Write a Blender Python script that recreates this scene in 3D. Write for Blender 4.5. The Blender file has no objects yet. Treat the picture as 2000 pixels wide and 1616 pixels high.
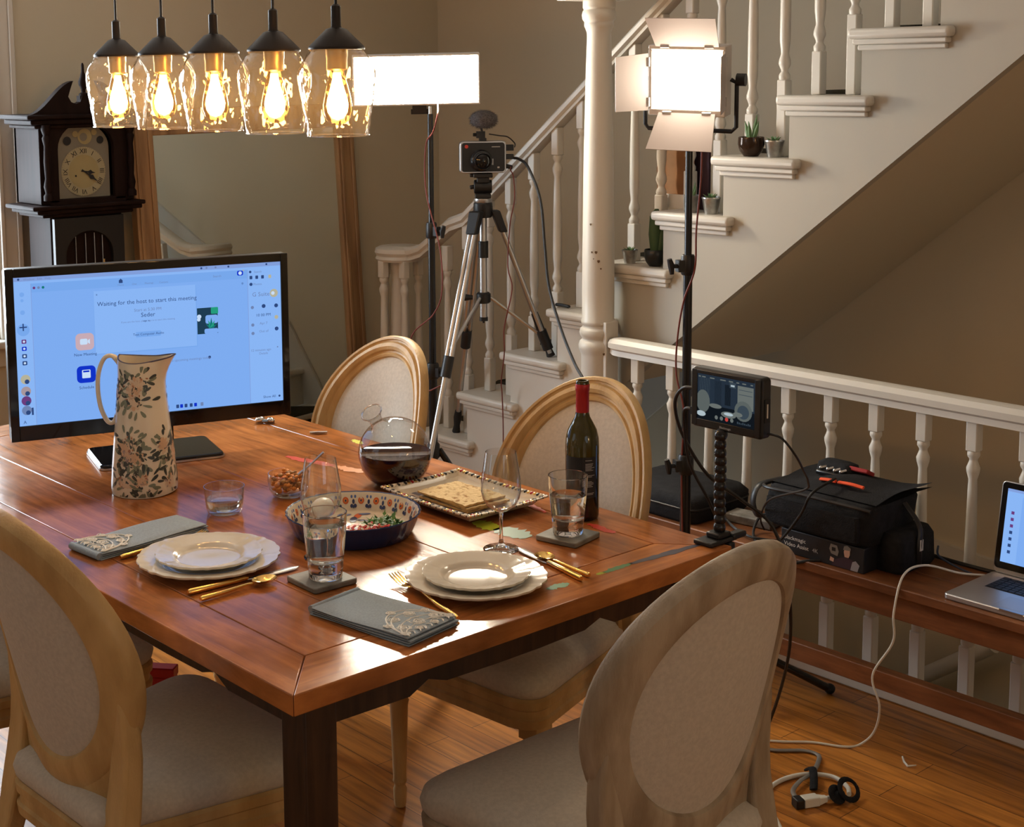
import bpy, math, random
from math import sin, cos, pi, radians as R
from mathutils import Vector as V, Matrix as MX
random.seed(7)
sc = bpy.context.scene
COL = sc.collection

# ------------------------------------------------------------------ camera
cam_d = bpy.data.cameras.new('camera'); cam_o = bpy.data.objects.new('camera', cam_d); COL.objects.link(cam_o)
F_PX, PPX, PPY, PITCH, ROLL, YAW = 2858.97, 831.17, 498.15, 0.1227, -0.011, 0.8697
fw = V((cos(YAW)*cos(PITCH), sin(YAW)*cos(PITCH), -sin(PITCH)))
r0 = V((sin(YAW), -cos(YAW), 0)); u0 = r0.cross(fw)
rt = r0*cos(ROLL)+u0*sin(ROLL); up = u0*cos(ROLL)-r0*sin(ROLL)
m = MX((rt, up, -fw)).transposed().to_4x4(); m.translation = V((-1.3126, -1.9057, 1.7832))
cam_o.matrix_world = m
cam_d.sensor_fit = 'HORIZONTAL'; cam_d.sensor_width = 36; cam_d.lens = F_PX/2000*36
cam_d.shift_x = (1000-PPX)/2000; cam_d.shift_y = -(808-PPY)/2000
cam_d.clip_start = .05; cam_d.clip_end = 60
sc.camera = cam_o

# ------------------------------------------------------------------ world, daylight, exposure
sc.view_settings.view_transform = 'Standard'; sc.view_settings.look = 'None'
sc.view_settings.exposure = 0.0; sc.view_settings.gamma = 1.0; sc.view_settings.use_curve_mapping = False
sc.cycles.use_denoising = True
sc.cycles.max_bounces = 14; sc.cycles.transparent_max_bounces = 24; sc.cycles.transmission_bounces = 12
sc.cycles.glossy_bounces = 6; sc.cycles.diffuse_bounces = 4; sc.cycles.sample_clamp_indirect = 4.0
w = bpy.data.worlds.new('daylight'); sc.world = w; w.use_nodes = True
bgn = w.node_tree.nodes['Background']; bgn.inputs[0].default_value = (.75, .88, 1, 1); bgn.inputs[1].default_value = .5
L_PANEL, L_SQUARE, L_BULB = 135.0, 24.0, 92.0     # lamp faces, built below
def daylight(name, loc, rot, sx, sy, watt, col=(.72, .86, 1)):
    l = bpy.data.lights.new(name, 'AREA'); l.shape = 'RECTANGLE'; l.size = sx; l.size_y = sy; l.energy = watt; l.color = col
    o = bpy.data.objects.new(name, l); COL.objects.link(o); o.location = loc; o.rotation_euler = rot
    return o
daylight('daylight_at_window_back', (.50, 3.62, 1.5), (R(-90), 0, 0), 1.1, 1.5, 125, (.80, .90, 1))
daylight('daylight_at_window_left', (-3.25, 1.9, 1.55), (0, R(-90), 0), 1.5, 1.8, 3.5, (.85, .93, 1))
daylight('daylight_at_window_front', (-.6, -4.45, 1.55), (R(90), 0, 0), 1.9, 1.5, 6, (.88, .94, 1))

# ------------------------------------------------------------------ materials
MAT = {}
def mat(name, col=(.8, .8, .8), rough=.5, metal=0, spec=.5, noise=None, bump=None, coat=0, rvar=None, emit=None, sheen=0, stretch=(1, 1, 1), col2=None, trans=0, ior=1.45, ramp=(.35, .65)):
    """principled material; noise=(scale, amount) varies the colour, bump=(scale, strength), rvar=(scale, lo, hi) varies the roughness"""
    m = bpy.data.materials.new(name); m.use_nodes = True; nt = m.node_tree; b = nt.nodes['Principled BSDF']
    b.inputs['Base Color'].default_value = (*col, 1); b.inputs['Roughness'].default_value = rough
    b.inputs['Metallic'].default_value = metal; b.inputs['Specular IOR Level'].default_value = spec
    b.inputs['Coat Weight'].default_value = coat; b.inputs['Coat Roughness'].default_value = .08
    b.inputs['Transmission Weight'].default_value = trans; b.inputs['IOR'].default_value = ior
    if sheen: b.inputs['Sheen Weight'].default_value = sheen
    if emit: b.inputs['Emission Color'].default_value = (*emit[0], 1); b.inputs['Emission Strength'].default_value = emit[1]
    if noise or bump or rvar:
        tc = nt.nodes.new('ShaderNodeTexCoord'); mp = nt.nodes.new('ShaderNodeMapping'); mp.inputs['Scale'].default_value = stretch
        nt.links.new(tc.outputs['Object'], mp.inputs[0])
        def nz(s, d=4):
            n = nt.nodes.new('ShaderNodeTexNoise'); n.inputs['Scale'].default_value = s; n.inputs['Detail'].default_value = d
            nt.links.new(mp.outputs[0], n.inputs['Vector']); return n.outputs['Fac']
        if noise:
            cr = nt.nodes.new('ShaderNodeValToRGB'); a = noise[1]
            c2 = col2 or tuple(min(1, c*(1-a)) for c in col)
            cr.color_ramp.elements[0].color = (*c2, 1); cr.color_ramp.elements[1].color = (*col, 1)
            cr.color_ramp.elements[0].position, cr.color_ramp.elements[1].position = ramp
            nt.links.new(nz(noise[0], 6), cr.inputs[0]); nt.links.new(cr.outputs[0], b.inputs['Base Color'])
        if rvar:
            mr = nt.nodes.new('ShaderNodeMapRange'); mr.inputs['To Min'].default_value = rvar[1]; mr.inputs['To Max'].default_value = rvar[2]
            mr.inputs['From Min'].default_value = .3; mr.inputs['From Max'].default_value = .7
            nt.links.new(nz(rvar[0]), mr.inputs[0]); nt.links.new(mr.outputs[0], b.inputs['Roughness'])
        if bump:
            bn = nt.nodes.new('ShaderNodeBump'); bn.inputs['Strength'].default_value = bump[1]; bn.inputs['Distance'].default_value = .01
            nt.links.new(nz(bump[0]), bn.inputs['Height']); nt.links.new(bn.outputs[0], b.inputs['Normal'])
    MAT[name] = m; return m
def thin_glass(name, tint=(1, 1, 1), bump=None, ior=1.5, rough=.02, gain=1.0, haze=0):
    m = bpy.data.materials.new(name); m.use_nodes = True; nt = m.node_tree; nt.nodes.clear()
    out = nt.nodes.new('ShaderNodeOutputMaterial'); mix = nt.nodes.new('ShaderNodeMixShader')
    t = nt.nodes.new('ShaderNodeBsdfTransparent'); t.inputs[0].default_value = (*tint, 1)
    g = nt.nodes.new('ShaderNodeBsdfGlossy'); g.inputs['Roughness'].default_value = rough
    fr = nt.nodes.new('ShaderNodeFresnel'); fr.inputs[0].default_value = ior
    ml = nt.nodes.new('ShaderNodeMath'); ml.operation = 'MULTIPLY'; ml.inputs[1].default_value = gain; ml.use_clamp = True
    ge = nt.nodes.new('ShaderNodeNewGeometry'); mr = nt.nodes.new('ShaderNodeMapRange')   # same index from both sides of the thin wall
    mr.inputs['To Min'].default_value = ior; mr.inputs['To Max'].default_value = 1/ior; nt.links.new(ge.outputs['Backfacing'], mr.inputs[0]); nt.links.new(mr.outputs[0], fr.inputs[0])
    nt.links.new(fr.outputs[0], ml.inputs[0]); nt.links.new(ml.outputs[0], mix.inputs[0])
    nt.links.new(t.outputs[0], mix.inputs[1]); nt.links.new(g.outputs[0], mix.inputs[2]); nt.links.new(mix.outputs[0], out.inputs[0])
    if haze:    # seeded glass scatters a little of the light that crosses it
        d = nt.nodes.new('ShaderNodeBsdfDiffuse'); tr_ = nt.nodes.new('ShaderNodeBsdfTranslucent'); h1 = nt.nodes.new('ShaderNodeMixShader'); h2 = nt.nodes.new('ShaderNodeMixShader')
        d.inputs[0].default_value = tr_.inputs[0].default_value = (.9, .85, .75, 1); h2.inputs[0].default_value = haze
        nt.links.new(d.outputs[0], h1.inputs[1]); nt.links.new(tr_.outputs[0], h1.inputs[2]); nt.links.new(mix.outputs[0], h2.inputs[1]); nt.links.new(h1.outputs[0], h2.inputs[2]); nt.links.new(h2.outputs[0], out.inputs[0])
    if bump:
        tc = nt.nodes.new('ShaderNodeTexCoord'); n = nt.nodes.new('ShaderNodeTexNoise'); n.inputs['Scale'].default_value = bump[0]; n.inputs['Detail'].default_value = 1.5
        bn = nt.nodes.new('ShaderNodeBump'); bn.inputs['Strength'].default_value = bump[1]; bn.inputs['Distance'].default_value = .01
        nt.links.new(tc.outputs['Object'], n.inputs['Vector']); nt.links.new(n.outputs['Fac'], bn.inputs['Height'])
        nt.links.new(bn.outputs[0], g.inputs['Normal']); nt.links.new(bn.outputs[0], fr.inputs['Normal'])
    MAT[name] = m; return m
def emitter(name, col, s):
    m = bpy.data.materials.new(name); m.use_nodes = True; nt = m.node_tree; nt.nodes.clear()
    o = nt.nodes.new('ShaderNodeOutputMaterial'); e = nt.nodes.new('ShaderNodeEmission')
    e.inputs[0].default_value = (*col, 1); e.inputs[1].default_value = s; nt.links.new(e.outputs[0], o.inputs[0])
    MAT[name] = m; return m
def plank_floor(name):
    m = bpy.data.materials.new(name); m.use_nodes = True; nt = m.node_tree; b = nt.nodes['Principled BSDF']
    tc = nt.nodes.new('ShaderNodeTexCoord'); mp = nt.nodes.new('ShaderNodeMapping'); mp.inputs['Rotation'].default_value = (0, 0, R(90))
    br = nt.nodes.new('ShaderNodeTexBrick'); br.inputs['Scale'].default_value = 1; br.inputs['Brick Width'].default_value = .95; br.inputs['Row Height'].default_value = .083
    br.inputs['Mortar Size'].default_value = .0012; br.inputs['Mortar Smooth'].default_value = .3; br.offset = .37; br.squash = 1
    br.inputs['Color1'].default_value = (.56, .225, .040, 1); br.inputs['Color2'].default_value = (.42, .155, .026, 1); br.inputs['Mortar'].default_value = (.09, .035, .012, 1)
    mp2 = nt.nodes.new('ShaderNodeMapping'); mp2.inputs['Scale'].default_value = (14, 1.1, 1)
    nz = nt.nodes.new('ShaderNodeTexNoise'); nz.inputs['Scale'].default_value = 3.2; nz.inputs['Detail'].default_value = 7; nz.inputs['Distortion'].default_value = .6
    cr = nt.nodes.new('ShaderNodeValToRGB'); cr.color_ramp.elements[0].color = (.52, .45, .38, 1); cr.color_ramp.elements[1].color = (1.1, 1.05, 1, 1)
    cr.color_ramp.elements[0].position = .3; cr.color_ramp.elements[1].position = .62
    mx = nt.nodes.new('ShaderNodeMix'); mx.data_type = 'RGBA'; mx.blend_type = 'MULTIPLY'; mx.inputs['Factor'].default_value = 1
    L = nt.links.new
    L(tc.outputs['Object'], mp.inputs[0]); L(mp.outputs[0], br.inputs['Vector']); L(tc.outputs['Object'], mp2.inputs[0]); L(mp2.outputs[0], nz.inputs['Vector'])
    L(nz.outputs['Fac'], cr.inputs[0]); L(br.outputs['Color'], mx.inputs['A']); L(cr.outputs[0], mx.inputs['B']); L(mx.outputs['Result'], b.inputs['Base Color'])
    b.inputs['Roughness'].default_value = .34
    MAT[name] = m; return m
def table_wood(name, stretch, base, dark, rough=(.10, .24)):
    m = bpy.data.materials.new(name); m.use_nodes = True; nt = m.node_tree; b = nt.nodes['Principled BSDF']; L = nt.links.new; b.inputs['Specular IOR Level'].default_value = .33
    tc = nt.nodes.new('ShaderNodeTexCoord'); mp = nt.nodes.new('ShaderNodeMapping'); mp.inputs['Scale'].default_value = stretch
    L(tc.outputs['Object'], mp.inputs[0])
    n1 = nt.nodes.new('ShaderNodeTexNoise'); n1.inputs['Scale'].default_value = 5; n1.inputs['Detail'].default_value = 8; n1.inputs['Roughness'].default_value = .62; n1.inputs['Distortion'].default_value = .5
    L(mp.outputs[0], n1.inputs['Vector'])
    n2 = nt.nodes.new('ShaderNodeTexNoise'); n2.inputs['Scale'].default_value = 4.5; n2.inputs['Detail'].default_value = 4; L(tc.outputs['Object'], n2.inputs['Vector'])
    cr = nt.nodes.new('ShaderNodeValToRGB'); cr.color_ramp.elements[0].color = (*dark, 1); cr.color_ramp.elements[1].color = (*base, 1)
    cr.color_ramp.elements[0].position = .28; cr.color_ramp.elements[1].position = .66
    L(n1.outputs['Fac'], cr.inputs[0])
    cr2 = nt.nodes.new('ShaderNodeValToRGB'); cr2.color_ramp.elements[0].color = (.62, .58, .56, 1); cr2.color_ramp.elements[1].color = (1.15, 1.12, 1.1, 1)
    cr2.color_ramp.elements[0].position = .34; cr2.color_ramp.elements[1].position = .62; L(n2.outputs['Fac'], cr2.inputs[0])
    mx = nt.nodes.new('ShaderNodeMix'); mx.data_type = 'RGBA'; mx.blend_type = 'MULTIPLY'; mx.inputs['Factor'].default_value = 1
    L(cr.outputs[0], mx.inputs['A']); L(cr2.outputs[0], mx.inputs['B']); L(mx.outputs['Result'], b.inputs['Base Color'])
    mr = nt.nodes.new('ShaderNodeMapRange'); mr.inputs['From Min'].default_value = .3; mr.inputs['From Max'].default_value = .7
    mr.inputs['To Min'].default_value = rough[0]; mr.inputs['To Max'].default_value = rough[1]
    L(n2.outputs['Fac'], mr.inputs[0]); L(mr.outputs[0], b.inputs['Roughness'])
    bn = nt.nodes.new('ShaderNodeBump'); bn.inputs['Strength'].default_value = .10; bn.inputs['Distance'].default_value = .004
    L(n1.outputs['Fac'], bn.inputs['Height']); L(bn.outputs[0], b.inputs['Normal'])
    MAT[name] = m; return m

table_wood('table_long', (9, .8, 4), (.50, .18, .048), (.22, .072, .022))
table_wood('table_cross', (.8, 9, 4), (.53, .20, .055), (.26, .09, .028))
table_wood('table_dark', (9, 9, .8), (.070, .034, .016), (.028, .013, .007), (.4, .6))
table_wood('bench_wood', (8, .7, 6), (.27, .105, .038), (.12, .042, .016), (.35, .5))
plank_floor('oak_floor')
mat('gap', (.012, .006, .004), .8)
mat('chair_wood', (.64, .43, .19), .48, noise=(4, .5), stretch=(3, 3, 1), col2=(.43, .27, .105), bump=(60, .15))
mat('chair_shaded', (.45, .365, .26), .55, noise=(5, .5), stretch=(5, 5, 1), col2=(.27, .205, .135), bump=(60, .15))  # chair wood greyed, shade on the near chair put into its colour
mat('linen', (.60, .545, .46), .95, spec=.15, noise=(120, .12), bump=(400, .12), sheen=.2)
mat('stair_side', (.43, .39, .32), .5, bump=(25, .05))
mat('wall_paint', (.59, .525, .395), .85, spec=.2, bump=(90, .04))
mat('wall_stair', (.64, .56, .42), .85, spec=.2, bump=(90, .04))
mat('ceiling_paint', (.7, .67, .62), .9)
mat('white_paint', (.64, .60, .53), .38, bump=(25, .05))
mat('white_chip', (.14, .09, .05), .8)
mat('carpet', (.06, .052, .035), .98, spec=.1, noise=(300, .4), bump=(500, .5))
mat('black', (.012, .012, .013), .42)
mat('black_soft', (.016, .016, .018), .85, spec=.25, noise=(40, .4), bump=(220, .25))
mat('black_gloss', (.006, .006, .007), .06)
mat('black_satin', (.01, .01, .011), .25)
mat('rubber', (.012, .012, .012), .6)
mat('silver', (.56, .545, .53), .34, 1)
mat('chrome', (.78, .77, .75), .08, 1)
mat('alu', (.58, .58, .59), .38, 1)
mat('dark_metal', (.035, .028, .024), .42, .6)
mat('gold', (.95, .62, .20), .16, 1)
mat('brass', (.75, .52, .2), .3, 1)
mat('clock_wood', (.017, .0085, .007), .6, spec=.10, noise=(5, .4), stretch=(6, 6, 1))
mat('clock_dark', (.008, .006, .005), .5)
mat('dial', (.36, .30, .15), .5, .2)
mat('dial_ring', (.36, .32, .20), .5)
mat('dial_plate', (.20, .185, .145), .5)
mat('ink', (.01, .01, .012), .5)
mat('mirror_glass', (.86, .90, .86), .015, 1)
mat('pine', (.42, .25, .12), .5, noise=(4, .4), stretch=(6, 6, .6), col2=(.24, .13, .06))
mat('porcelain', (.72, .665, .56), .12, coat=.5)
mat('jug_glaze', (.80, .735, .60), .14, coat=.4, noise=(6, .1))
mat('jug_rim', (.06, .05, .09), .3)
for n_, c_ in dict(leaf_dark=(.05, .06, .055), leaf_sage=(.20, .23, .17), petal=(.62, .42, .28), petal_pale=(.66, .53, .40), petal_mauve=(.36, .27, .25), berry=(.35, .13, .06)).items(): mat('jug_'+n_, c_, .3)
mat('blue_glaze', (.012, .032, .115), .22, coat=.3)
mat('dish_cream', (.70, .63, .50), .2)
mat('dish_orange', (.62, .12, .03), .3); mat('dish_navy', (.035, .05, .14), .3); mat('dish_blue', (.10, .17, .42), .3)
mat('napkin', (.335, .40, .455), .92, spec=.2, noise=(260, .15), bump=(500, .15))
mat('lace', (.88, .87, .82), .9)
mat('coaster', (.27, .26, .23), .55, noise=(18, .5), col2=(.13, .12, .10))
mat('wine', (.018, .001, .003), .05, spec=.5)
mat('bottle_glass', (.045, .038, .006), .05, coat=.3)
mat('bottle_dark', (.006, .005, .003), .05, coat=.3)
mat('label_black', (.012, .012, .014), .5); mat('label_print', (.42, .42, .42), .6)
mat('foil_red', (.40, .018, .022), .35, .2)
mat('matzah', (.80, .62, .34), .9, noise=(75, .55), col2=(.36, .17, .05), ramp=(.32, .47), bump=(75, 1.0))
mat('matzah_edge', (.55, .33, .12), .9, noise=(60, .4))
mat('plate_edge', (.22, .05, .06), .35, noise=(70, .9), col2=(.62, .50, .30), ramp=(.45, .55))
mat('plate_print', (.12, .12, .17), .3, noise=(60, .6), col2=(.55, .48, .40), ramp=(.45, .55))
mat('orange_food', (.72, .27, .05), .6, bump=(60, .5)); mat('nut_food', (.36, .18, .06), .6)
mat('egg', (.88, .84, .74), .35)
mat('parsley', (.055, .16, .03), .6); mat('parsley_light', (.10, .24, .05), .6)
mat('beet', (.60, .06, .06), .35); mat('beet_pale', (.75, .28, .20), .35)
mat('water', (.96, .98, 1), .0, trans=1, ior=1.33)
mat('solid_glass', (.97, .985, .98), .0, trans=1, ior=1.48)
thin_glass('glass', (.972, .978, .972), None, 1.5, .01, 1.9)
thin_glass('glass_thick', (.96, .965, .96), None, 1.52, .01, 1.6)
thin_glass('glass_shade', (.985, .955, .90), (30, .9), 1.5, .05, 2.2, .022)
thin_glass('glass_bulb', (1, .82, .52), None, 1.4)
thin_glass('pane', (.97, .98, .98), None, 1.4)
emitter('panel_face', (1, .89, .70), L_PANEL); emitter('square_face', (1, .87, .68), L_SQUARE); emitter('lamp_glow', (1, .68, .36), 13); emitter('bulb_glow', (1, .62, .30), L_BULB)
mat('lamp_white', (.62, .58, .54), .5); mat('barn', (.50, .44, .42), .5, .2)
mat('led_socket', (.38, .26, .10), .35, .8)
mat('cardboard', (.30, .14, .055), .85, noise=(9, .3)); mat('card_white', (.72, .68, .62), .8)
mat('pot_dark', (.05, .03, .02), .12, .5); mat('pot_tin', (.55, .54, .52), .28, .9, noise=(30, .5)); mat('pot_black', (.01, .012, .012), .3); mat('pot_stone', (.26, .25, .23), .6, noise=(30, .5))
mat('succulent', (.10, .19, .07), .55); mat('cactus', (.045, .085, .03), .6); mat('soil', (.03, .02, .012), .95)
mat('cable_black', (.012, .011, .011), .5); mat('cable_red', (.16, .03, .02), .5); mat('cable_white', (.72, .70, .62), .45); mat('cable_grey', (.20, .18, .16), .5); mat('cable_blue', (.035, .05, .09), .5)
mat('orange_cloth', (.95, .12, .04), .8); mat('red_cloth', (.32, .02, .02), .8); mat('skin', (.55, .33, .24), .6); mat('grey_cloth', (.30, .28, .30), .8); mat('plum', (.045, .02, .03), .8)
mat('fur', (.21, .19, .19), .95, noise=(200, .6), bump=(260, 1))
mat('laptop_alu', (.55, .55, .56), .36, .85); mat('keys', (.012, .012, .014), .55); mat('trackpad', (.47, .47, .49), .35, .7)
mat('red_paint', (.45, .012, .018), .45)
for n_, c_ in dict(yellow=(.62, .60, .04), red=(.62, .06, .035), orange=(.70, .25, .06), green=(.10, .26, .10), lime=(.42, .46, .02), mint=(.18, .30, .20), indigo=(.055, .05, .075)).items(): mat('smear_'+n_, c_, .35)
# screens: pixels give off light
SCR = dict(sky=(.20, .42, .90), pale=(.27, .50, .98), card=(.225, .445, .94), bar=(.24, .37, .75), text=(.03, .07, .22), grey=(.17, .25, .48), peach=(.62, .44, .50), blue=(.006, .035, .62), white=(.62, .78, 1), teal=(.008, .20, .19), night=(.015, .05, .09), leafg=(.02, .36, .22), gold=(.50, .48, .35), skin=(.42, .33, .36), plum=(.16, .05, .22))
for n_, c_ in SCR.items(): emitter('scr_'+n_, c_, .92)
for n_, c_ in dict(back=(.020, .032, .050), mid=(.045, .065, .085), dark=(.006, .009, .013), pale=(.15, .17, .16), chair=(.11, .13, .125), white=(.45, .55, .6), red=(.55, .06, .05), blue=(.02, .06, .12)).items(): emitter('fm_'+n_, c_, .9)

# ------------------------------------------------------------------ mesh builder
class M:
    def __init__(s, T=None): s.v = []; s.f = []; s.mi = []; s.names = []; s.cur = 0; s.T = T or MX.Identity(4)
    def use(s, name):
        if name not in s.names: s.names.append(name)
        s.cur = s.names.index(name); return s
    def add(s, vs, fs):
        o = len(s.v); s.v += [s.T @ V(p) for p in vs]
        for f in fs: s.f.append([i+o for i in f]); s.mi.append(s.cur)
        return s
    def box(s, x0, x1, y0, y1, z0, z1):
        return s.add([(x, y, z) for z in (z0, z1) for y in (y0, y1) for x in (x0, x1)],
                     [(0, 2, 3, 1), (4, 5, 7, 6), (0, 1, 5, 4), (2, 6, 7, 3), (0, 4, 6, 2), (1, 3, 7, 5)])
    def prism(s, poly, a, b, axis='z', cap=True):
        """extrude a 2-D polygon between a and b along axis (x: poly is (y,z); y: poly is (x,z); z: poly is (x,y))"""
        mk = {'x': lambda p, t: (t, p[0], p[1]), 'y': lambda p, t: (p[0], t, p[1]), 'z': lambda p, t: (p[0], p[1], t)}[axis]
        n = len(poly); vs = [mk(p, a) for p in poly]+[mk(p, b) for p in poly]
        fs = [(i, (i+1) % n, (i+1) % n+n, i+n) for i in range(n)]
        if cap: fs += [tuple(range(n-1, -1, -1)), tuple(range(n, 2*n))]
        return s.add(vs, fs)
    def lathe(s, prof, n=32, c=(0, 0, 0), rf=None, cap0=True, cap1=True):
        vs = []; fs = []; k = len(prof)
        for i in range(n):
            a = 2*pi*i/n
            for r, z in prof:
                q = r*(rf(a, r, z) if rf else 1); vs.append((c[0]+q*cos(a), c[1]+q*sin(a), c[2]+z))
        for i in range(n):
            j = (i+1) % n
            for t in range(k-1): fs.append((i*k+t, j*k+t, j*k+t+1, i*k+t+1))
        if cap0 and prof[0][0] > 1e-6: fs.append(tuple(i*k for i in range(n-1, -1, -1)))
        if cap1 and prof[-1][0] > 1e-6: fs.append(tuple(i*k+k-1 for i in range(n)))
        return s.add(vs, fs)
    def tube(s, path, r, n=8, cap=True, flat=1.0):
        P = [V(p) for p in path]; rr = r if isinstance(r, (list, tuple)) else [r]*len(P)
        vs = []; fs = []; up_ = None
        for i, p in enumerate(P):
            t = (P[min(i+1, len(P)-1)]-P[max(i-1, 0)]).normalized()
            if up_ is None: up_ = V((0, 0, 1)) if abs(t.z) < .9 else V((1, 0, 0))
            a = up_-t*up_.dot(t)
            if a.length < 1e-5: a = t.orthogonal()
            a.normalize(); b = t.cross(a); up_ = a
            for k in range(n):
                q = 2*pi*k/n; vs.append(p+a*(rr[i]*flat*cos(q))+b*(rr[i]*sin(q)))
        for i in range(len(P)-1):
            for k in range(n):
                l = (k+1) % n; fs.append((i*n+k, i*n+l, (i+1)*n+l, (i+1)*n+k))
        if cap: fs += [tuple(range(n-1, -1, -1)), tuple((len(P)-1)*n+k for k in range(n))]
        return s.add(vs, fs)
    def ball(s, c, r, n=14, m_=9):
        rx, ry, rz = r if isinstance(r, (list, tuple)) else (r, r, r)
        vs = [(c[0]+rx*sin(pi*j/m_)*cos(2*pi*i/n), c[1]+ry*sin(pi*j/m_)*sin(2*pi*i/n), c[2]-rz*cos(pi*j/m_)) for i in range(n) for j in range(1, m_)]
        k = m_-1; fs = [(i*k+t, (i+1) % n*k+t, (i+1) % n*k+t+1, i*k+t+1) for i in range(n) for t in range(k-1)]
        vs += [(c[0], c[1], c[2]-rz), (c[0], c[1], c[2]+rz)]; o = n*k
        fs += [(o, (i+1) % n*k, i*k) for i in range(n)]+[(o+1, i*k+k-1, (i+1) % n*k+k-1) for i in range(n)]
        return s.add(vs, fs)
    def loft(s, rings, closed=True, cap=True):
        n = len(rings[0]); vs = [p for r_ in rings for p in r_]; fs = []
        for i in range(len(rings)-1):
            for k in range(n if closed else n-1):
                l = (k+1) % n; fs.append((i*n+k, i*n+l, (i+1)*n+l, (i+1)*n+k))
        if cap and closed: fs += [tuple(range(n-1, -1, -1)), tuple((len(rings)-1)*n+k for k in range(n))]
        return s.add(vs, fs)
    def quad(s, a, b, c, d): return s.add([a, b, c, d], [(0, 1, 2, 3)])
    def text(s, st, size, o, right, upv, align='LEFT', depth=0):
        cu = bpy.data.curves.new('t', 'FONT'); cu.body = st; cu.size = size; cu.align_x = align; cu.resolution_u = 2
        ob = bpy.data.objects.new('t', cu); COL.objects.link(ob)
        dg = bpy.context.evaluated_depsgraph_get(); me = bpy.data.meshes.new_from_object(ob.evaluated_get(dg))
        o, right, upv = V(o), V(right), V(upv)
        s.add([o+right*v.co.x+upv*v.co.y for v in me.vertices], [tuple(p.vertices) for p in me.polygons])
        bpy.data.objects.remove(ob); bpy.data.curves.remove(cu); bpy.data.meshes.remove(me); return s
def obj(name, mb, m=None, parent=None, label=None, cat=None, group=None, kind=None, loc=None, rot=None, ang=38, bevel=0, seg=2, sub=0):
    me = bpy.data.meshes.new(name); me.from_pydata(mb.v, [], mb.f)
    for k in ([m] if m else mb.names): me.materials.append(MAT[k])
    if not m: me.polygons.foreach_set('material_index', mb.mi)
    me.polygons.foreach_set('use_smooth', [True]*len(me.polygons)); me.update()
    me.set_sharp_from_angle(angle=R(ang))
    o = bpy.data.objects.new(name, me); COL.objects.link(o)
    if parent: o.parent = parent
    if loc: o.location = loc
    if rot: o.rotation_euler = rot
    if bevel:
        b = o.modifiers.new('edge', 'BEVEL'); b.width = bevel; b.segments = seg; b.limit_method = 'ANGLE'; b.angle_limit = R(40)
    if sub:
        b = o.modifiers.new('smooth', 'SUBSURF'); b.levels = sub; b.render_levels = sub
    if label: o['label'] = label
    if cat: o['category'] = cat
    if group: o['group'] = group
    if kind: o['kind'] = kind
    return o
def thing(name, label, cat, loc=(0, 0, 0), rz=0, group=None, kind=None):
    o = bpy.data.objects.new(name, None); COL.objects.link(o); o.empty_display_size = .05
    o.location = loc; o.rotation_euler = (0, 0, rz); o['label'] = label; o['category'] = cat
    if group: o['group'] = group
    if kind: o['kind'] = kind
    return o
def dup(root, label, loc, rz=None):
    r = root.copy(); COL.objects.link(r); r.location = loc; r['label'] = label
    if rz is not None: r.rotation_euler = (0, 0, rz)
    for ch in list(root.children):
        c = ch.copy(); COL.objects.link(c); c.parent = r
        for g in list(ch.children):
            d = g.copy(); COL.objects.link(d); d.parent = c
    return r
def spline(pts, n=8):
    P = [V(p) for p in pts]; out = []
    for i in range(len(P)-1):
        a, b, c, d = P[max(i-1, 0)], P[i], P[i+1], P[min(i+2, len(P)-1)]
        for k in range(n):
            t = k/n; out.append(.5*((2*b)+(c-a)*t+(2*a-5*b+4*c-d)*t*t+(3*b-a-3*c+d)*t**3))
    out.append(P[-1]); return out
def rounded(x0, x1, y0, y1, r, n=5):
    out = []
    for cx, cy, a in ((x1-r, y1-r, 0), (x0+r, y1-r, 90), (x0+r, y0+r, 180), (x1-r, y0+r, 270)):
        out += [(cx+r*cos(R(a+90*k/n)), cy+r*sin(R(a+90*k/n))) for k in range(n+1)]
    return out
def struct(name, mb, m, label=None, cat=None, **k): return obj(name, mb, m, kind='structure', label=label or name.replace('_', ' ')+' of the dining room', cat=cat or name.split('_')[0], **k)

# ------------------------------------------------------------------ room
XW, YB = 3.30, 3.45
struct('floor', M().prism([(-3, -4.2), (2.31, -4.2), (2.31, 1.47), (2.41, 1.47), (2.41, 2.46), (XW, 2.46), (XW, YB), (-3, YB)], -.18, 0), 'oak_floor', 'warm oak plank floor running under the dining table', 'floor')
mb = M()
WX0, WX1, WZ0, WZ1 = -.04, 1.04, .80, 2.25
mb.box(-3, WX0, YB, YB+.12, 0, 2.75).box(WX1, 2.36, YB, YB+.12, 0, 2.75).box(2.36, XW+.1, YB, YB+.12, 0, 4.6).box(WX0, WX1, YB, YB+.12, 0, WZ0).box(WX0, WX1, YB, YB+.12, WZ1, 2.75)
struct('wall_back', mb, 'wall_paint', 'taupe wall behind the clock and the mirror', 'wall')
struct('wall_right', M().box(XW, XW+.1, -4.2, YB, -2.6, 4.6), 'wall_stair', 'beige wall along the far side of the stairs', 'wall')
mb = M()
a, b, z0, z1 = 1.0, 2.8, .8, 2.3
mb.box(-3.12, -3, -4.2, a, 0, 2.75).box(-3.12, -3, b, YB, 0, 2.75).box(-3.12, -3, a, b, 0, z0).box(-3.12, -3, a, b, z1, 2.75)
struct('wall_left', mb, 'wall_paint')
mb = M()
a, b = -1.55, .35
mb.box(-3, a, -4.32, -4.2, 0, 2.75).box(b, XW, -4.32, -4.2, -2.6, 4.6).box(a, b, -4.32, -4.2, 0, z0).box(a, b, -4.32, -4.2, z1, 2.75)
struct('wall_front', mb, 'wall_paint')
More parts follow.
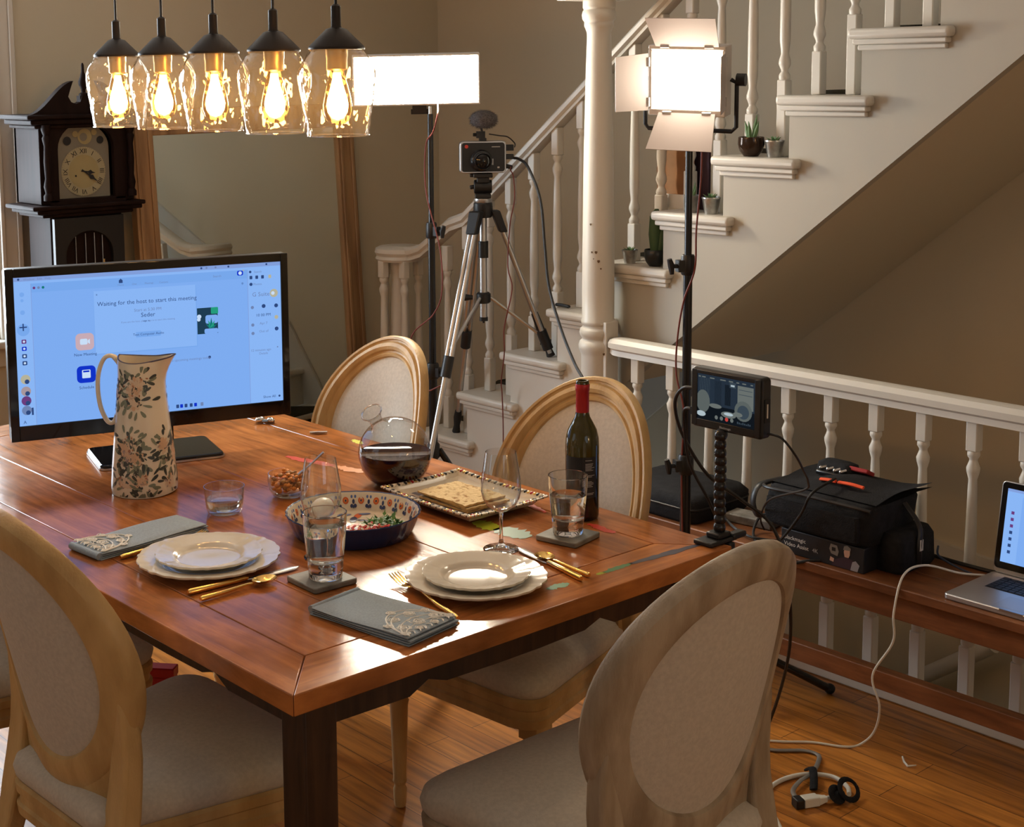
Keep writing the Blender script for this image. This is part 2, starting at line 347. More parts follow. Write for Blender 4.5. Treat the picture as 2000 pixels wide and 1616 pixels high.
mb = M(); mb.box(-3.12, 2.36, -4.32, YB, 2.75, 2.9).box(2.36, XW, 2.3, YB, 2.75, 2.9).box(2.26, XW+.1, -4.32, YB, 4.6, 4.7)
mb.box(2.26, 2.36, -4.32, 2.4, 2.9, 4.6).box(2.36, XW, 2.3, 2.4, 2.9, 4.6)
struct('ceiling', mb, 'ceiling_paint')
# cellar stairwell under the stairs
struct('wall_cellar', M().box(2.21, 2.31, -4.2, 1.47, -2.6, -.18).box(2.31, XW, 1.47, 1.57, -2.6, 0).box(2.21, XW, -4.2, 1.57, -2.7, -2.6), 'wall_stair', 'walls of the cellar stairwell below the railing', 'wall')
struct('baseboard_right', M().prism([(1.55, .05), (1.55, .145), (.9, .142), (.45, .10), (-.4, -.35), (-.4, -.5), (.45, -.02), (.9, .045)], XW-.02, XW), 'white_paint', 'white skirting board on the wall beyond the railing', 'trim') if False else None
mb = M(); mb.prism([(1.47, .045), (1.47, .145), (.82, .133), (.55, .112), (-.3, .06), (-.3, -.06), (.55, .01), (.82, .035)], XW-.022, XW, 'x'); struct('baseboard_right', mb, 'white_paint', 'white skirting board on the wall beyond the railing', 'trim')
struct('baseboard_back', M().box(-3, 2.3, YB-.018, YB, 0, .14), 'white_paint', bevel=.004)
struct('baseboard_left', M().box(-3, -2.982, -4.2, YB-.02, 0, .14), 'white_paint', bevel=.004)
def window(n, label, o, ux, wd, z0, z1, nrm):
    """casing round an opening: o = left bottom corner on the wall face, ux along the wall, nrm into the room"""
    ux, nrm, o = V(ux), V(nrm), V(o); T = MX((ux, nrm, V((0, 0, 1)))).transposed().to_4x4(); T.translation = o
    t = thing('window_%d' % n, label, 'window', kind='structure')
    c = M(T); cw = .10
    for x0, x1, za, zb in ((-cw, 0, z0-.02, z1+cw), (wd, wd+cw, z0-.02, z1+cw), (0, wd, z1, z1+cw)):
        c.box(x0, x1, 0, .02, za, zb)
    for x0, x1 in ((-cw, -cw+.022), (wd+cw-.022, wd+cw), (-.03, -.012), (wd+.012, wd+.03)): c.box(x0, x1, .02, .032, z0-.02, z1+cw)
    obj('casing', c, 'white_paint', t, bevel=.004)
    obj('sill', M(T).box(-cw-.03, wd+cw-.02, 0, .07, z0-.05, z0-.02).box(-cw, wd+cw-.03, 0, .018, z0-.13, z0-.05), 'white_paint', t, bevel=.006)
    s = M(T)
    for x0, x1, za, zb in ((0, .045, z0, z1), (wd-.045, wd, z0, z1), (.045, wd-.045, z0, z0+.05), (.045, wd-.045, z1-.05, z1), (.045, wd-.045, (z0+z1)/2-.02, (z0+z1)/2+.02), (wd/2-.012, wd/2+.012, z0+.05, z1-.05)): s.box(x0, x1, -.075, -.04, za, zb)
    obj('sash', s, 'white_paint', t, bevel=.003)
    obj('pane', M(T).box(.045, wd-.045, -.06, -.056, z0+.05, z1-.05), 'pane', t)
window(1, 'white cased window on the far wall beside the tall clock', (WX1, YB, 0), (-1, 0, 0), WX1-WX0, WZ0, WZ1, (0, -1, 0))
window(2, 'wide white window in the left wall', (-3, 2.8, 0), (0, -1, 0), 1.8, .8, 2.3, (1, 0, 0))
window(3, 'wide white window in the wall facing the clock wall', (.35, -4.2, 0), (-1, 0, 0), 1.9, .8, 2.3, (0, 1, 0))

t = thing('added_floor_lamp', 'unseen added floor lamp with a glowing drum shade by the wall facing the clock', 'lamp', (.95, -3.75, 0))  # out of view, added for the warm light on the near chair back
obj('base', M().lathe([(.15, 0), (.15, .015), (.02, .03)], 36), 'dark_metal', t)
obj('pole', M().tube([(0, 0, .02), (0, 0, 1.25)], .012, 12), 'dark_metal', t)
obj('lamp_shade', M().lathe([(.22, 1.15), (.17, 1.50)], 40, cap0=False, cap1=False), 'lamp_glow', t, ang=70)

# ------------------------------------------------------------------ staircase
XS = 2.37; RISE = .19; RUN = .2438
def nose(n): return 2.493-RUN*(n-2)
stair = thing('staircase', 'white staircase climbing to the upper floor with dark carpet runner', 'staircase', kind='structure')
NT = 12
prof = []
for n in range(1, NT+1):
    y = nose(n)-.03
    prof += [(y, RISE*(n-1)), (y, RISE*n-.02)]
dz = lambda y: .902+.7914*(1.187-y)
poly = [(nose(1)-.03, 0)]+prof[1:]+[(nose(NT)-RUN-.1, RISE*NT-.02), (nose(NT)-RUN-.1, dz(nose(NT)-RUN-.1)), (1.40, dz(1.40)), (1.40, 0)]
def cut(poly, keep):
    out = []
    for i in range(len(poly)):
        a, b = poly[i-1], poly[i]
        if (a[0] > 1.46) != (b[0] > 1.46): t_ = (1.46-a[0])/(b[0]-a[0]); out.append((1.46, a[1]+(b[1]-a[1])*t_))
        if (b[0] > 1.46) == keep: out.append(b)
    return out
obj('side_panel', M().prism(cut(poly, True), XS, XS+.035, 'x'), 'white_paint', stair, label='panel below the lower steps, lightened to stand for daylight')  # one panel split in colour: lower part lighter to stand for daylight
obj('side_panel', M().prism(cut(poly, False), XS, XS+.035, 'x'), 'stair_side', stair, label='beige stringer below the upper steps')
for n in range(1, NT+1):
    y = nose(n); z = RISE*n; e = 2.174-RUN*(n-2)
    xa = XS-.035
    if n > 1: t = M().prism([(xa, y), (xa, e), (XS+.01, e), (XS+.01, y-RUN-.02), (XW-.005, y-RUN-.02), (XW-.005, y)], z-.03, z)
    else: t = M().prism([(XS-.16, y-.12)]+[(XS-.16+.14*(1-cos(R(q))), y-.12+.14*sin(R(q))) for q in (15, 30, 45, 60, 75, 90)]+[(XW-.005, y+.02), (XW-.005, y-RUN-.02), (XS-.16, y-RUN-.02)], z-.03, z)
    tr = obj('tread', t, 'white_paint', stair, bevel=.011, seg=3)
    if n > 1: obj('cove_moulding', M().box(XS-.024, XS+.004, e+.012, y-.012, z-.046, z-.03).box(XS-.012, XS+.004, e+.02, y-.022, z-.062, z-.046), 'white_paint', tr, bevel=.004)
    obj('riser', M().box(XS+.035, XW-.005, y-.05, y-.03, z-RISE, z-.03), 'white_paint', stair)
c = M(); pth = []
for n in range(1, NT+1):
    y = nose(n); z = RISE*n
    pth += [(y-.03+.012, z-RISE+.012), (y-.018, z-.035), (y+.012, z-.022), (y+.012, z+.004), (y, z+.012)]
up_p = pth; lo_p = [(y-.03, z-.010) for y, z in pth]
for i in range(len(pth)-1):
    (y0, z0_), (y1, z1_) = pth[i], pth[i+1]
    c.quad((2.56, y0, z0_), (3.14, y0, z0_), (3.14, y1, z1_), (2.56, y1, z1_))
    for x in (2.56, 3.14): c.quad((x, y0, z0_), (x, y1, z1_), (x, y1-.012, z1_-.012), (x, y0-.012, z0_-.012))
obj('carpet_runner', c, 'carpet', stair, label='dark olive carpet runner over the middle of the treads')
sk = [(2.78, 0), (2.78, .20), (2.62, .22), (2.40, .66), (-.75, .66+.7793*3.15), (-.75, .30+.7793*3.15), (2.5, 0)]
obj('wall_skirt', M().prism(sk, XW-.02, XW-.004, 'x'), 'white_paint', stair)
s0, s1 = 1.41, -.75
obj('soffit', M().prism([(s0, dz(s0)), (s1, dz(s1)), (s1, dz(s1)+.03), (s0, dz(s0)+.03)], XS+.036, XW-.002, 'x'), 'wall_stair', stair)

def baluster(parent, x, y, zb, zt, bb, bt, m='white_paint', hw=.0165):
    """turned baluster: square block of height bb at the foot, bt under the rail"""
    b = M(); b.box(x-hw, x+hw, y-hw, y+hw, zb, zb+bb).box(x-hw, x+hw, y-hw, y+hw, zt-bt, zt)
    lo, hi = zb+bb, zt-bt; L_ = hi-lo
    pr = [(.015, lo-.004), (.0175, lo+.006), (.0175, lo+.014), (.011, lo+.024), (.011, lo+.030), (.0185, lo+.048), (.018, lo+.058), (.012, lo+.078), (.0125, lo+.088),
          (.0165, lo+.12), (.0160, lo+.5*L_), (.0125, hi-.10), (.0115, hi-.078), (.017, hi-.058), (.0185, hi-.046), (.0115, hi-.028), (.011, hi-.022), (.017, hi-.012), (.017, hi-.005), (.0145, hi+.004)]
    b.lathe(pr, 14, (x, y, 0)); return obj('baluster', b, m, parent, bevel=.0035, seg=2)
rail = thing('stair_railing', 'white stair railing with turned balusters and a round newel cap', 'railing')
XR = 2.45
hz = lambda y: 1.552+.785*(1.922-y)          # top of the handrail
for n in range(2, NT+1):
    for d in (.075, .195):
        y = nose(n)-d; zt = hz(y)-.05
        baluster(rail, XR, y, RISE*n, zt, .13 if d < .1 else .235, .10)
def rail_profile(cx, z, hw=.034, h=.056):
    return [(cx-hw*.72, z-h), (cx-hw*.62, z-h*.72), (cx-hw, z-h*.58), (cx-hw*1.02, z-h*.28), (cx-hw*.7, z-h*.05), (cx-hw*.25, z), (cx+hw*.25, z), (cx+hw*.7, z-h*.05), (cx+hw*1.02, z-h*.28), (cx+hw, z-h*.58), (cx+hw*.62, z-h*.72), (cx+hw*.72, z-h)]
ys = [(2.78, 1.085, -.02), (2.70, 1.088, 0), (2.62, 1.094, 0), (2.56, 1.112, 0), (2.50, 1.150, 0), (2.44, 1.190, 0), (2.38, 1.2305, 0)]
rings = []
for y, z, dx in ys+[(y_, hz(y_)+.0, 0) for y_ in (2.30, 1.5, .6, -.3)]:
    rings.append([(px, y, pz) for px, pz in rail_profile(XR+dx, z)])
obj('handrail', M().loft(rings), 'white_paint', rail)
NX, NY = 2.46, 2.73
nw = M(); nw.lathe([(.0, 1.085), (.085, 1.085), (.098, 1.078), (.102, 1.062), (.094, 1.048), (.099, 1.036), (.092, 1.026), (.05, 1.022)], 36, (NX, NY, 0)); obj('newel_cap', nw, 'white_paint', rail)
nw = M(); nw.lathe([(.055, .19), (.055, .42), (.045, .44), (.052, .46), (.052, .48), (.043, .50), (.046, .55), (.032, .98), (.036, 1.0), (.036, 1.024)], 28, (NX, NY, 0)); obj('newel_post', nw, 'white_paint', rail)
for a_ in (100, 172, 245, 330):
    baluster(rail, NX+.078*cos(R(a_)), NY+.078*sin(R(a_)), .19 if a_ != 330 else .19, 1.03, .2, .07)

# ------------------------------------------------------------------ column and guard railing
cl = M(); cx_, cy_ = 2.28, 1.45
cl.lathe([(.060, 0), (.060, .10), (.0565, .12), (.0565, .835), (.060, .845), (.064, .856), (.066, .868), (.062, .882), (.054, .888), (.054, .893), (.060, .902), (.063, .914), (.060, .926), (.052, .931), (.052, .938), (.057, .944), (.0575, .953), (.054, .960), (.0545, 1.05), (.0535, 1.20), (.050, 1.50), (.0445, 1.75), (.0400, 1.90), (.0405, 1.915), (.046, 1.930), (.049, 1.934), (.049, 1.944), (.0475, 1.948), (.055, 1.958), (.057, 1.972), (.054, 1.984), (.049, 1.990), (.054, 1.994), (.054, 2.020)], 40, (cx_, cy_, 0))
cl.box(cx_-.10, cx_+.10, cy_-.10, cy_+.10, 2.02, 2.06).box(cx_-.075, cx_+.075, cy_-.075, cy_+.075, 2.06, 2.75)
col_o = obj('support_column', cl, 'white_paint', None, 'turned white column with chipped paint beside the guard rail', 'column', kind='structure', bevel=.003)
chips = M()
for px_, z_, s_ in ((185, 1.283, .004), (205, 1.19, .005), (190, 1.19, .0035), (214, 1.16, .005), (196, 1.168, .002), (230, .848, .004), (222, 1.135, .003)):
    a_ = R(px_+10); rr = .0545 if z_ > 1 else .0665
    chips.add([(cx_+(rr)*cos(a_+s_/rr*cos(q)), cy_+(rr)*sin(a_+s_/rr*cos(q)), z_+s_*sin(q)*(1+.3*sin(3*q))) for q in [k*pi/4 for k in range(8)]], [tuple(range(8))])
obj('paint_chip', chips, 'white_chip', col_o)
gr = thing('guard_railing', 'white guard railing behind the bench over the cellar stairs', 'railing')
GX = 2.28
rings = []
for y, s_ in ((1.385, .45), (1.378, .8), (1.36, .97), (1.34, 1), (.5, 1), (-.5, 1), (-3.9, 1)):
    z_ = .907
    rings.append([(GX+(px-GX)*s_, y, z_-.028+(pz-z_+.028)*s_) for px, pz in rail_profile(GX, z_, .036, .060)])
obj('handrail', M().loft(rings), 'white_paint', gr)
obj('rail_block', M().box(GX-.03, GX+.03, 1.385, 1.40, .70, .955), 'white_paint', gr, bevel=.003)
y = 1.272
k = 0
while y > -2.2:
    baluster(gr, GX, y, .05, .852, .17, .088); k += 1; y -= .1493
obj('curb', M().box(2.243, 2.318, -4.1, 1.385, 0, .05), 'white_paint', gr, bevel=.006)
obj('cellar_handrail', M().tube([(3.22, .92, -.47), (3.22, .50, -.16)], .028, 10), 'white_paint', gr)

# ------------------------------------------------------------------ dining table
TW, TL, TZ = 1.149, 2.13, .77
tab = thing('dining_table', 'large reddish brown plank dining table with paint smears and worn edges', 'table')
TT = .038; g = .0009
tp = M().use('table_long')
ia, ib, ja, jb = .112, 1.040, .125, TL-.125
tp.prism([(0, 0), (ia, ja), (ia, jb), (0, TL)], TZ-TT, TZ, 'z')
tp.prism([(TW, 0), (TW, TL), (ib, jb), (ib, ja)], TZ-TT, TZ, 'z')
xs = [ia+g, .295, .668, ib-g]
for a, b in zip(xs, xs[1:]): tp.box(a+g*.3, b-g*.3, ja+g, jb-g, TZ-TT, TZ-.0003)
tp.use('table_cross')
tp.prism([(g, 0), (TW-g, 0), (ib-g, ja-g), (ia+g, ja-g)], TZ-TT, TZ, 'z')
tp.prism([(g, TL), (ia+g, jb+g), (ib-g, jb+g), (TW-g, TL)], TZ-TT, TZ, 'z')
tp.use('gap').box(ia-.02, ib+.02, ja-.02, jb+.02, TZ-TT+.004, TZ-.006)
random.seed(3)
def smear(x0, y0, x1, y1, w_, name):
    """a flat brush stroke of dried paint on the wood"""
    d = V((x1-x0, y1-y0, 0)); n = V((-d.y, d.x, 0)).normalized(); N = 14; a = []; b = []
    for i in range(N+1):
        t = i/N; hw = w_*.5*(math.sin(pi*min(1, max(0, t*.9+.05))))**.5*(1+random.uniform(-.22, .22)); p = V((x0, y0, TZ+.0004))+d*t+n*random.uniform(-.1, .1)*w_
        a.append(p+n*hw); b.append(p-n*hw)
    tp.use('smear_'+name); tp.add(a+b, [(i+1, i, N+1+i, N+2+i) for i in range(N)])
smear(1.112, 1.29, 1.100, 1.235, .022, 'yellow'); smear(.868, 1.268, .905, 1.10, .030, 'red'); smear(.905, 1.10, .925, 1.00, .034, 'orange')
smear(1.05, .575, 1.025, .44, .020, 'red'); smear(.86, .50, .855, .42, .05, 'lime'); smear(.862, .43, .868, .335, .06, 'mint')
smear(1.035, .315, 1.028, .23, .022, 'red'); smear(.80, .069, .825, .069, .012, 'lime'); smear(.82, .069, .905, .069, .017, 'green'); smear(.90, .068, 1.105, .052, .020, 'indigo')
smear(.665, .077, .722, .072, .022, 'green'); smear(1.10, 1.20, 1.103, 1.15, .014, 'orange')
obj('tabletop', tp, None, tab, bevel=.0022, seg=2)
def apron_poly(a, b, z):
    n = (b-a); return [(a, TZ-TT), (a, z), (a+.18, z-.003), (a+.225, z+.018), (a+.27, z+.003), (a+.40, z), (b-.40, z), (b-.27, z+.003), (b-.225, z+.018), (b-.18, z-.003), (b, z), (b, TZ-TT)]
for nm, poly, a, b, ax in (('x', apron_poly(.12, TW-.12, .662), .062, .087, 'y'), ('x', apron_poly(.12, TW-.12, .662), TL-.087, TL-.062, 'y'), ('y', apron_poly(.12, TL-.12, .666), .062, .087, 'x'), ('y', apron_poly(.12, TL-.12, .666), TW-.087, TW-.062, 'x')):
    obj('apron', M().prism(poly, a, b, ax), 'table_dark', tab, bevel=.002)
for x in (.055, TW-.125):
    for y in (.048, TL-.118):
        obj('leg', M().box(x, x+.070, y, y+.070, 0, TZ-TT), 'table_dark', tab, bevel=.004)

# ------------------------------------------------------------------ chairs
AI, BI, AO, BO, ZB, LEAN, KC = .18, .22, .24, .285, .745, .23, .085
def bk(u, v, n):
    """point on the back: u to the sitter's left, v up the leaning back, n out of the back towards the sitter"""
    return V((-v*sin(LEAN)+KC*(u/AO)**2+n*cos(LEAN), u, ZB+v*cos(LEAN)+n*sin(LEAN)))
def seat_outline(sc_=1.0, off=0, N=9):
    fx, rx, fy, ry, r = .505, .034, .265, .163, .075
    P = [V((rx-off, -ry-off, 0)), V((fx+off, -fy-off, 0)), V((fx+off, fy+off, 0)), V((rx-off, ry+off, 0))]
    rr = [.045, r, r, .045]; out = []
    for i in range(4):
        a, b, c = P[i-1], P[i], P[(i+1) % 4]; p0 = b+(a-b).normalized()*rr[i]; p1 = b+(c-b).normalized()*rr[i]
        for k in range(N+1):
            t = k/N; out.append(p0*(1-t)**2+b*2*t*(1-t)+p1*t*t)
    # gentle bow of the front rail
    return [V((p.x+(.02*(1-(p.y/.27)**2) if p.x > .3 else 0), p.y, 0)) for p in out]
def make_chair(label, wood, group):
    t = thing('dining_chair', label, 'chair', group=group)
    N = 72
    rg = []
    PR = [(0, -.010), (.06, -.018), (.20, -.022), (.80, -.022), (.95, -.019), (1, -.012), (1, .006), (.95, .013), (.84, .015), (.80, .011), (.72, .011), (.66, .020), (.50, .024), (.36, .021), (.30, .014), (.22, .014), (.16, .019), (.06, .017), (0, .010)]
    for i in range(N+1):
        th = 2*pi*i/N; c, s = cos(th), sin(th)
        rg.append([bk((AI+(AO-AI)*q)*c, (BI+(BO-BI)*q)*s, n) for q, n in PR])
    f = M().loft(rg, cap=False)
    obj('back_frame', f, wood, t, ang=30)
    for nm, sg, bulge in (('back_pad', 1, .026), ('back_panel', -1, .004)):
        p = M(); K = 8; vs = []; fs = []
        for j in range(K+1):
            q = j/K
            for i in range(N):
                th = 2*pi*i/N
                vs.append(bk((AI+.004)*q*cos(th), (BI+.004)*q*sin(th), sg*(.010+bulge*(1-q**4) if sg > 0 else .011+bulge*(1-q*q))))
        for j in range(K):
            for i in range(N):
                a, b = j*N+i, j*N+(i+1) % N; fs.append((a, b, b+N, a+N) if sg > 0 else (b, a, a+N, b+N))
        obj(nm, p.add(vs, fs), 'linen', t)
    # uprights joining the oval to the seat, running down into the raked rear legs
    for sg in (1, -1):
        path = []
        for z, y, x, w_, d_ in ((.700, .206, .068, .008, .012), (.66, .205, .076, .015, .017), (.62, .200, .081, .021, .020), (.57, .194, .083, .026, .021), (.52, .191, .080, .028, .022), (.46, .191, .072, .031, .023), (.40, .191, .060, .030, .024), (.33, .193, .044, .025, .022), (.2, .196, .006, .020, .019), (.08, .198, -.036, .017, .017), (0, .199, -.068, .016, .016)):
            path.append([V((x-d_, sg*y-w_, z)), V((x+d_, sg*y-w_, z)), V((x+d_, sg*y+w_, z)), V((x-d_, sg*y+w_, z))])
        obj('rear_leg', M().loft(path), wood, t, bevel=.008, seg=3)
    obj('back_rail', M().loft([[bk(u, -BO*.985*(1-(u/AO)**2)**.5+.012, -.018), bk(u, -BO*.985*(1-(u/AO)**2)**.5+.012, .016), V((.088+KC*.5*(u/AO)**2, u, .448)), V((.052+KC*.5*(u/AO)**2, u, .448))] for u in [-.185+.37*k/16 for k in range(17)]]), wood, t, bevel=.003)
    o0 = seat_outline()
    fr = M()
    rings = []
    for off, z in ((-.004, .352), (.004, .356), (.006, .375), (.001, .380), (.001, .396), (.006, .401), (.007, .418), (.001, .424)):
        rings.append([p+V((0, 0, z)) for p in seat_outline(off=off)])
    fr.loft(rings); obj('seat_frame', fr, wood, t, ang=30)
    cu = M(); rings = []
    for s_, z in ((0, .424), (.006, .434), (.009, .450), (.004, .468), (-.012, .480)): rings.append([p+V((0, 0, z)) for p in seat_outline(off=s_)])
    for q, z in ((.88, .488), (.70, .496), (.45, .501), (.2, .503)): rings.append([V((.28+(p.x-.28)*q, p.y*q, z)) for p in seat_outline(off=-.012)])
    obj('seat_cushion', cu.loft(rings), 'linen', t, ang=60)
    for sg in (1, -1):
        lg = M(); x, y = .455, sg*.218
        lg.lathe([(.0135, 0), (.0155, .010), (.017, .045), (.0135, .055), (.0145, .060), (.018, .066), (.0165, .074), (.0225, .262), (.025, .272), (.020, .285), (.020, .292), (.027, .30), (.028, .312), (.022, .318), (.022, .322)], 18, (x, y, 0))
        lg.box(x-.027, x+.027, y-.027, y+.027, .318, .358)
        obj('front_leg', lg, wood, t, bevel=.002)
    return t
gs = 'round-backed dining chairs around the table'
ch = make_chair('oval-back linen chair with golden wood frame, behind the wine bottle', 'chair_wood', gs)
ch.location = (1.297, .568, 0); ch.rotation_euler = (0, 0, R(185))
dup(ch, 'oval-back linen chair with golden wood frame, between the monitor and the tripod', (1.293, 1.371, 0), R(181))
dup(ch, 'golden oval-back chair seen from behind at the pitcher side of the table', (-.207, .548, 0), R(2))
dup(ch, 'mostly hidden oval-back chair tucked in at the window end of the table', (-.20, 1.25, 0), R(3))
c2 = make_chair('oval-back chair, wood greyed for shade, seen from behind at the near end of the table', 'chair_shaded', gs)
c2.location = (.571, -.43, 0); c2.rotation_euler = (0, 0, R(89))

# ------------------------------------------------------------------ bench
be = thing('bench', 'long low wooden bench in front of the white railing carrying bag and laptop', 'bench')
B0, B1, BZ = -1.25, 1.12, .46
obj('bench_top', M().box(1.945, 2.09, B0, B1, BZ-.026, BZ).box(2.0915, 2.238, B0, B1, BZ-.026, BZ), 'bench_wood', be, bevel=.003)
obj('apron', M().box(1.975, 1.997, B0+.06, B1-.06, .362, BZ-.026).box(2.19, 2.21, B0+.06, B1-.06, .362, BZ-.026), 'bench_wood', be, bevel=.003)
for y in (B0+.04, B1-.10):
    for x in (1.968, 2.155): obj('leg', M().box(x, x+.06, y, y+.06, 0, BZ-.026), 'bench_wood', be, bevel=.003)
obj('stretcher', M().box(1.985, 2.02, B0+.10, B1-.10, .152, .204), 'bench_wood', be, bevel=.003)

# ------------------------------------------------------------------ tall clock
ck = thing('tall_clock', 'dark wooden pendulum clock with arched brass dial against the far wall', 'clock', (1.262, 3.315, 0))
ck.scale = (.97, .97, .985)
D_ = .20
body = M()
body.box(-.150, .155, -.19, 0, .10, 1.30).box(-.19, .195, -.21, 0, 0, .42)
obj('trunk', body.box(-.17, .175, -.2, 0, .42, .45), 'clock_wood', ck, bevel=.004)
hood = M()
hood.box(-.195, -.155, -.215, 0, 1.34, 1.655).box(.160, .20, -.215, 0, 1.34, 1.655).box(-.195, .20, -.02, 0, 1.34, 1.66)
# front board with an arched opening
ar = [(.118*cos(R(a)), 1.545+.10*sin(R(a))) for a in range(0, 181, 12)]
hood.prism([(.165, 1.345), (.165, 1.665), (-.16, 1.665), (-.16, 1.345), (-.118, 1.345), (-.118, 1.545)]+ar[::-1][1:]+[(.118, 1.345)], -.215, -.19, 'y')
hood.box(-.16, .165, -.215, -.02, 1.335, 1.357)
hd = obj('hood', hood, 'clock_wood', ck, bevel=.003)
obj('moulding', M().box(-.255, .265, -.255, 0, 1.660, 1.677).box(-.235, .245, -.24, 0, 1.640, 1.660).box(-.215, .225, -.228, 0, 1.625, 1.640), 'clock_wood', hd, bevel=.005)
obj('moulding', M().box(-.245, .232, -.25, 0, 1.322, 1.338).box(-.22, .225, -.235, 0, 1.305, 1.322).box(-.19, .195, -.215, 0, 1.290, 1.305), 'clock_wood', hd, bevel=.005)
sw = []
for t_ in range(0, 13):
    q = t_/12; sw.append((-.235+.19*q, 1.677+.012*q+.112*(.5-.5*cos(pi*q))))
sc_ = [(-.05, 1.80), (-.062, 1.770), (-.072, 1.742), (-.060, 1.722), (-.040, 1.714), (-.022, 1.722), (-.014, 1.745)]
left = sw+sc_+[(-.014, 1.665), (-.235, 1.665)]
pd = M().prism(left, -.225, -.19, 'y').prism([(-x+.005, z) for x, z in left][::-1], -.225, -.19, 'y').box(-.02, .025, -.22, -.19, 1.66, 1.745)
obj('pediment', pd, 'clock_wood', hd, bevel=.002)
obj('finial', M().lathe([(.018, 1.745), (.018, 1.752), (.009, 1.757), (.009, 1.768), (.017, 1.785), (.019, 1.797), (.012, 1.815), (.006, 1.835), (.0055, 1.86), (.003, 1.868)], 16, (.002, -.205, 0)), 'clock_wood', hd)
for x in (-.175, .18): obj('colonnette', M().lathe([(.018, 1.357), (.018, 1.375), (.011, 1.385), (.016, 1.41), (.010, 1.44), (.013, 1.50), (.010, 1.56), (.016, 1.59), (.011, 1.60), (.018, 1.62), (.018, 1.64)], 14, (x, -.235, 0)), 'clock_wood', hd)
dl = M().use('dial_plate'); yz = -.182
ar2 = [(.112*cos(R(a)), 1.548+.092*sin(R(a))) for a in range(0, 181, 10)]
dl.prism([(.112, 1.352), (.112, 1.548)]+ar2[1:-1]+[(-.112, 1.548), (-.112, 1.352)], yz, -.02, 'y')
zc = 1.457
def disc(mb, r, y, x0=0, z0=0, n=40): mb.add([(x0+r*cos(2*pi*k/n), y, z0+r*sin(2*pi*k/n)) for k in range(n)], [tuple(range(n))])
dl.use('dial_ring'); disc(dl, .094, yz-.003, 0, zc)
dl.use('dial'); disc(dl, .064, yz-.0045, 0, zc)
dl.use('ink')
for h_, s_ in enumerate('XII I II III IIII V VI VII VIII IX X XI'.split()):
    a_ = R(90-30*h_); ux, uz = cos(a_), sin(a_)
    dl.text(s_, .026, (ux*.069, yz-.0055, zc+uz*.069), (uz, 0, -ux), (ux, 0, uz), 'CENTER')
for q in range(60):
    a_ = R(q*6); p0 = .0905; dl.add([(cos(a_)*r_+(-sin(a_))*w_, yz-.0055, zc+sin(a_)*r_+cos(a_)*w_) for r_, w_ in ((p0, -.0006), (p0+.002, -.0006), (p0+.002, .0006), (p0, .0006))], [(0, 1, 2, 3)])
disc(dl, .004, yz-.006, -.035, zc-.016, 12)
dl.use('dial'); disc(dl, .030, yz-.003, .01, 1.59, 24)
dl.use('dial_plate'); disc(dl, .016, yz-.004, .004, 1.588, 16)
dl.use('leaf') if False else None
for x, z, r_ in ((-.065, 1.575, .017), (.075, 1.575, .015), (-.03, 1.60, .012), (.05, 1.605, .012)):
    dl.use('ink' if r_ > .013 else 'dial'); disc(dl, r_, yz-.0035, x, z, 14)
dial = obj('dial', dl, None, ck, ang=20)
def hand(name, ang, L_, w_, y):
    a_ = R(ang); d = V((cos(a_), 0, sin(a_))); n = V((-sin(a_), 0, cos(a_))); c = V((0, y, zc))
    pts = [c-d*.012-n*w_*.3, c+d*L_*.35-n*w_*.4, c+d*L_*.55-n*w_*1.3, c+d*L_*.72-n*w_*.5, c+d*L_, c+d*L_*.72+n*w_*.5, c+d*L_*.55+n*w_*1.3, c+d*L_*.35+n*w_*.4, c-d*.012+n*w_*.3]
    mb = M(); k = len(pts); mb.add(pts+[p+V((0, -.0015, 0)) for p in pts], [tuple(range(k)), tuple(range(2*k-1, k-1, -1))]+[(i, (i+1) % k, (i+1) % k+k, i+k) for i in range(k)]); obj(name, mb, 'ink', dial)
hand('minute_hand', -36, .070, .007, yz-.009); hand('hour_hand', -9, .048, .007, yz-.0075)
# trunk door with an arched glass, chains and weights inside
dr_ = M(); ar3 = [(.10*cos(R(a)), 1.14+.09*sin(R(a))) for a in range(0, 181, 12)]
dr_.prism([(.150, .47), (.150, 1.285), (-.145, 1.285), (-.145, .47), (-.10, .47), (-.10, 1.14)]+ar3[::-1][1:]+[(.10, .47)], -.215, -.192, 'y')
dr_.box(-.145, .150, -.215, -.192, .455, .53)
obj('trunk_door', dr_, 'clock_dark', ck, bevel=.002)
for x in (-.052, -.010, .028, .062):
    obj('chain', M().tube([(x, -.198, .55), (x, -.198, 1.22)], .0018, 6), 'silver', ck)
for x, z in ((-.052, .88), (.066, .90)):
    obj('weight', M().lathe([(.004, z+.215), (.004, z+.20), (.013, z+.196), (.013, z), (.006, z-.006)], 16, (x, -.199, 0)), 'brass', ck)
obj('pendulum', M().lathe([(.001, 0), (.055, .004), (.058, .009), (.05, .014), (.001, .018)], 28), 'brass', ck, loc=(.01, -.198, .70), rot=(R(90), 0, 0))

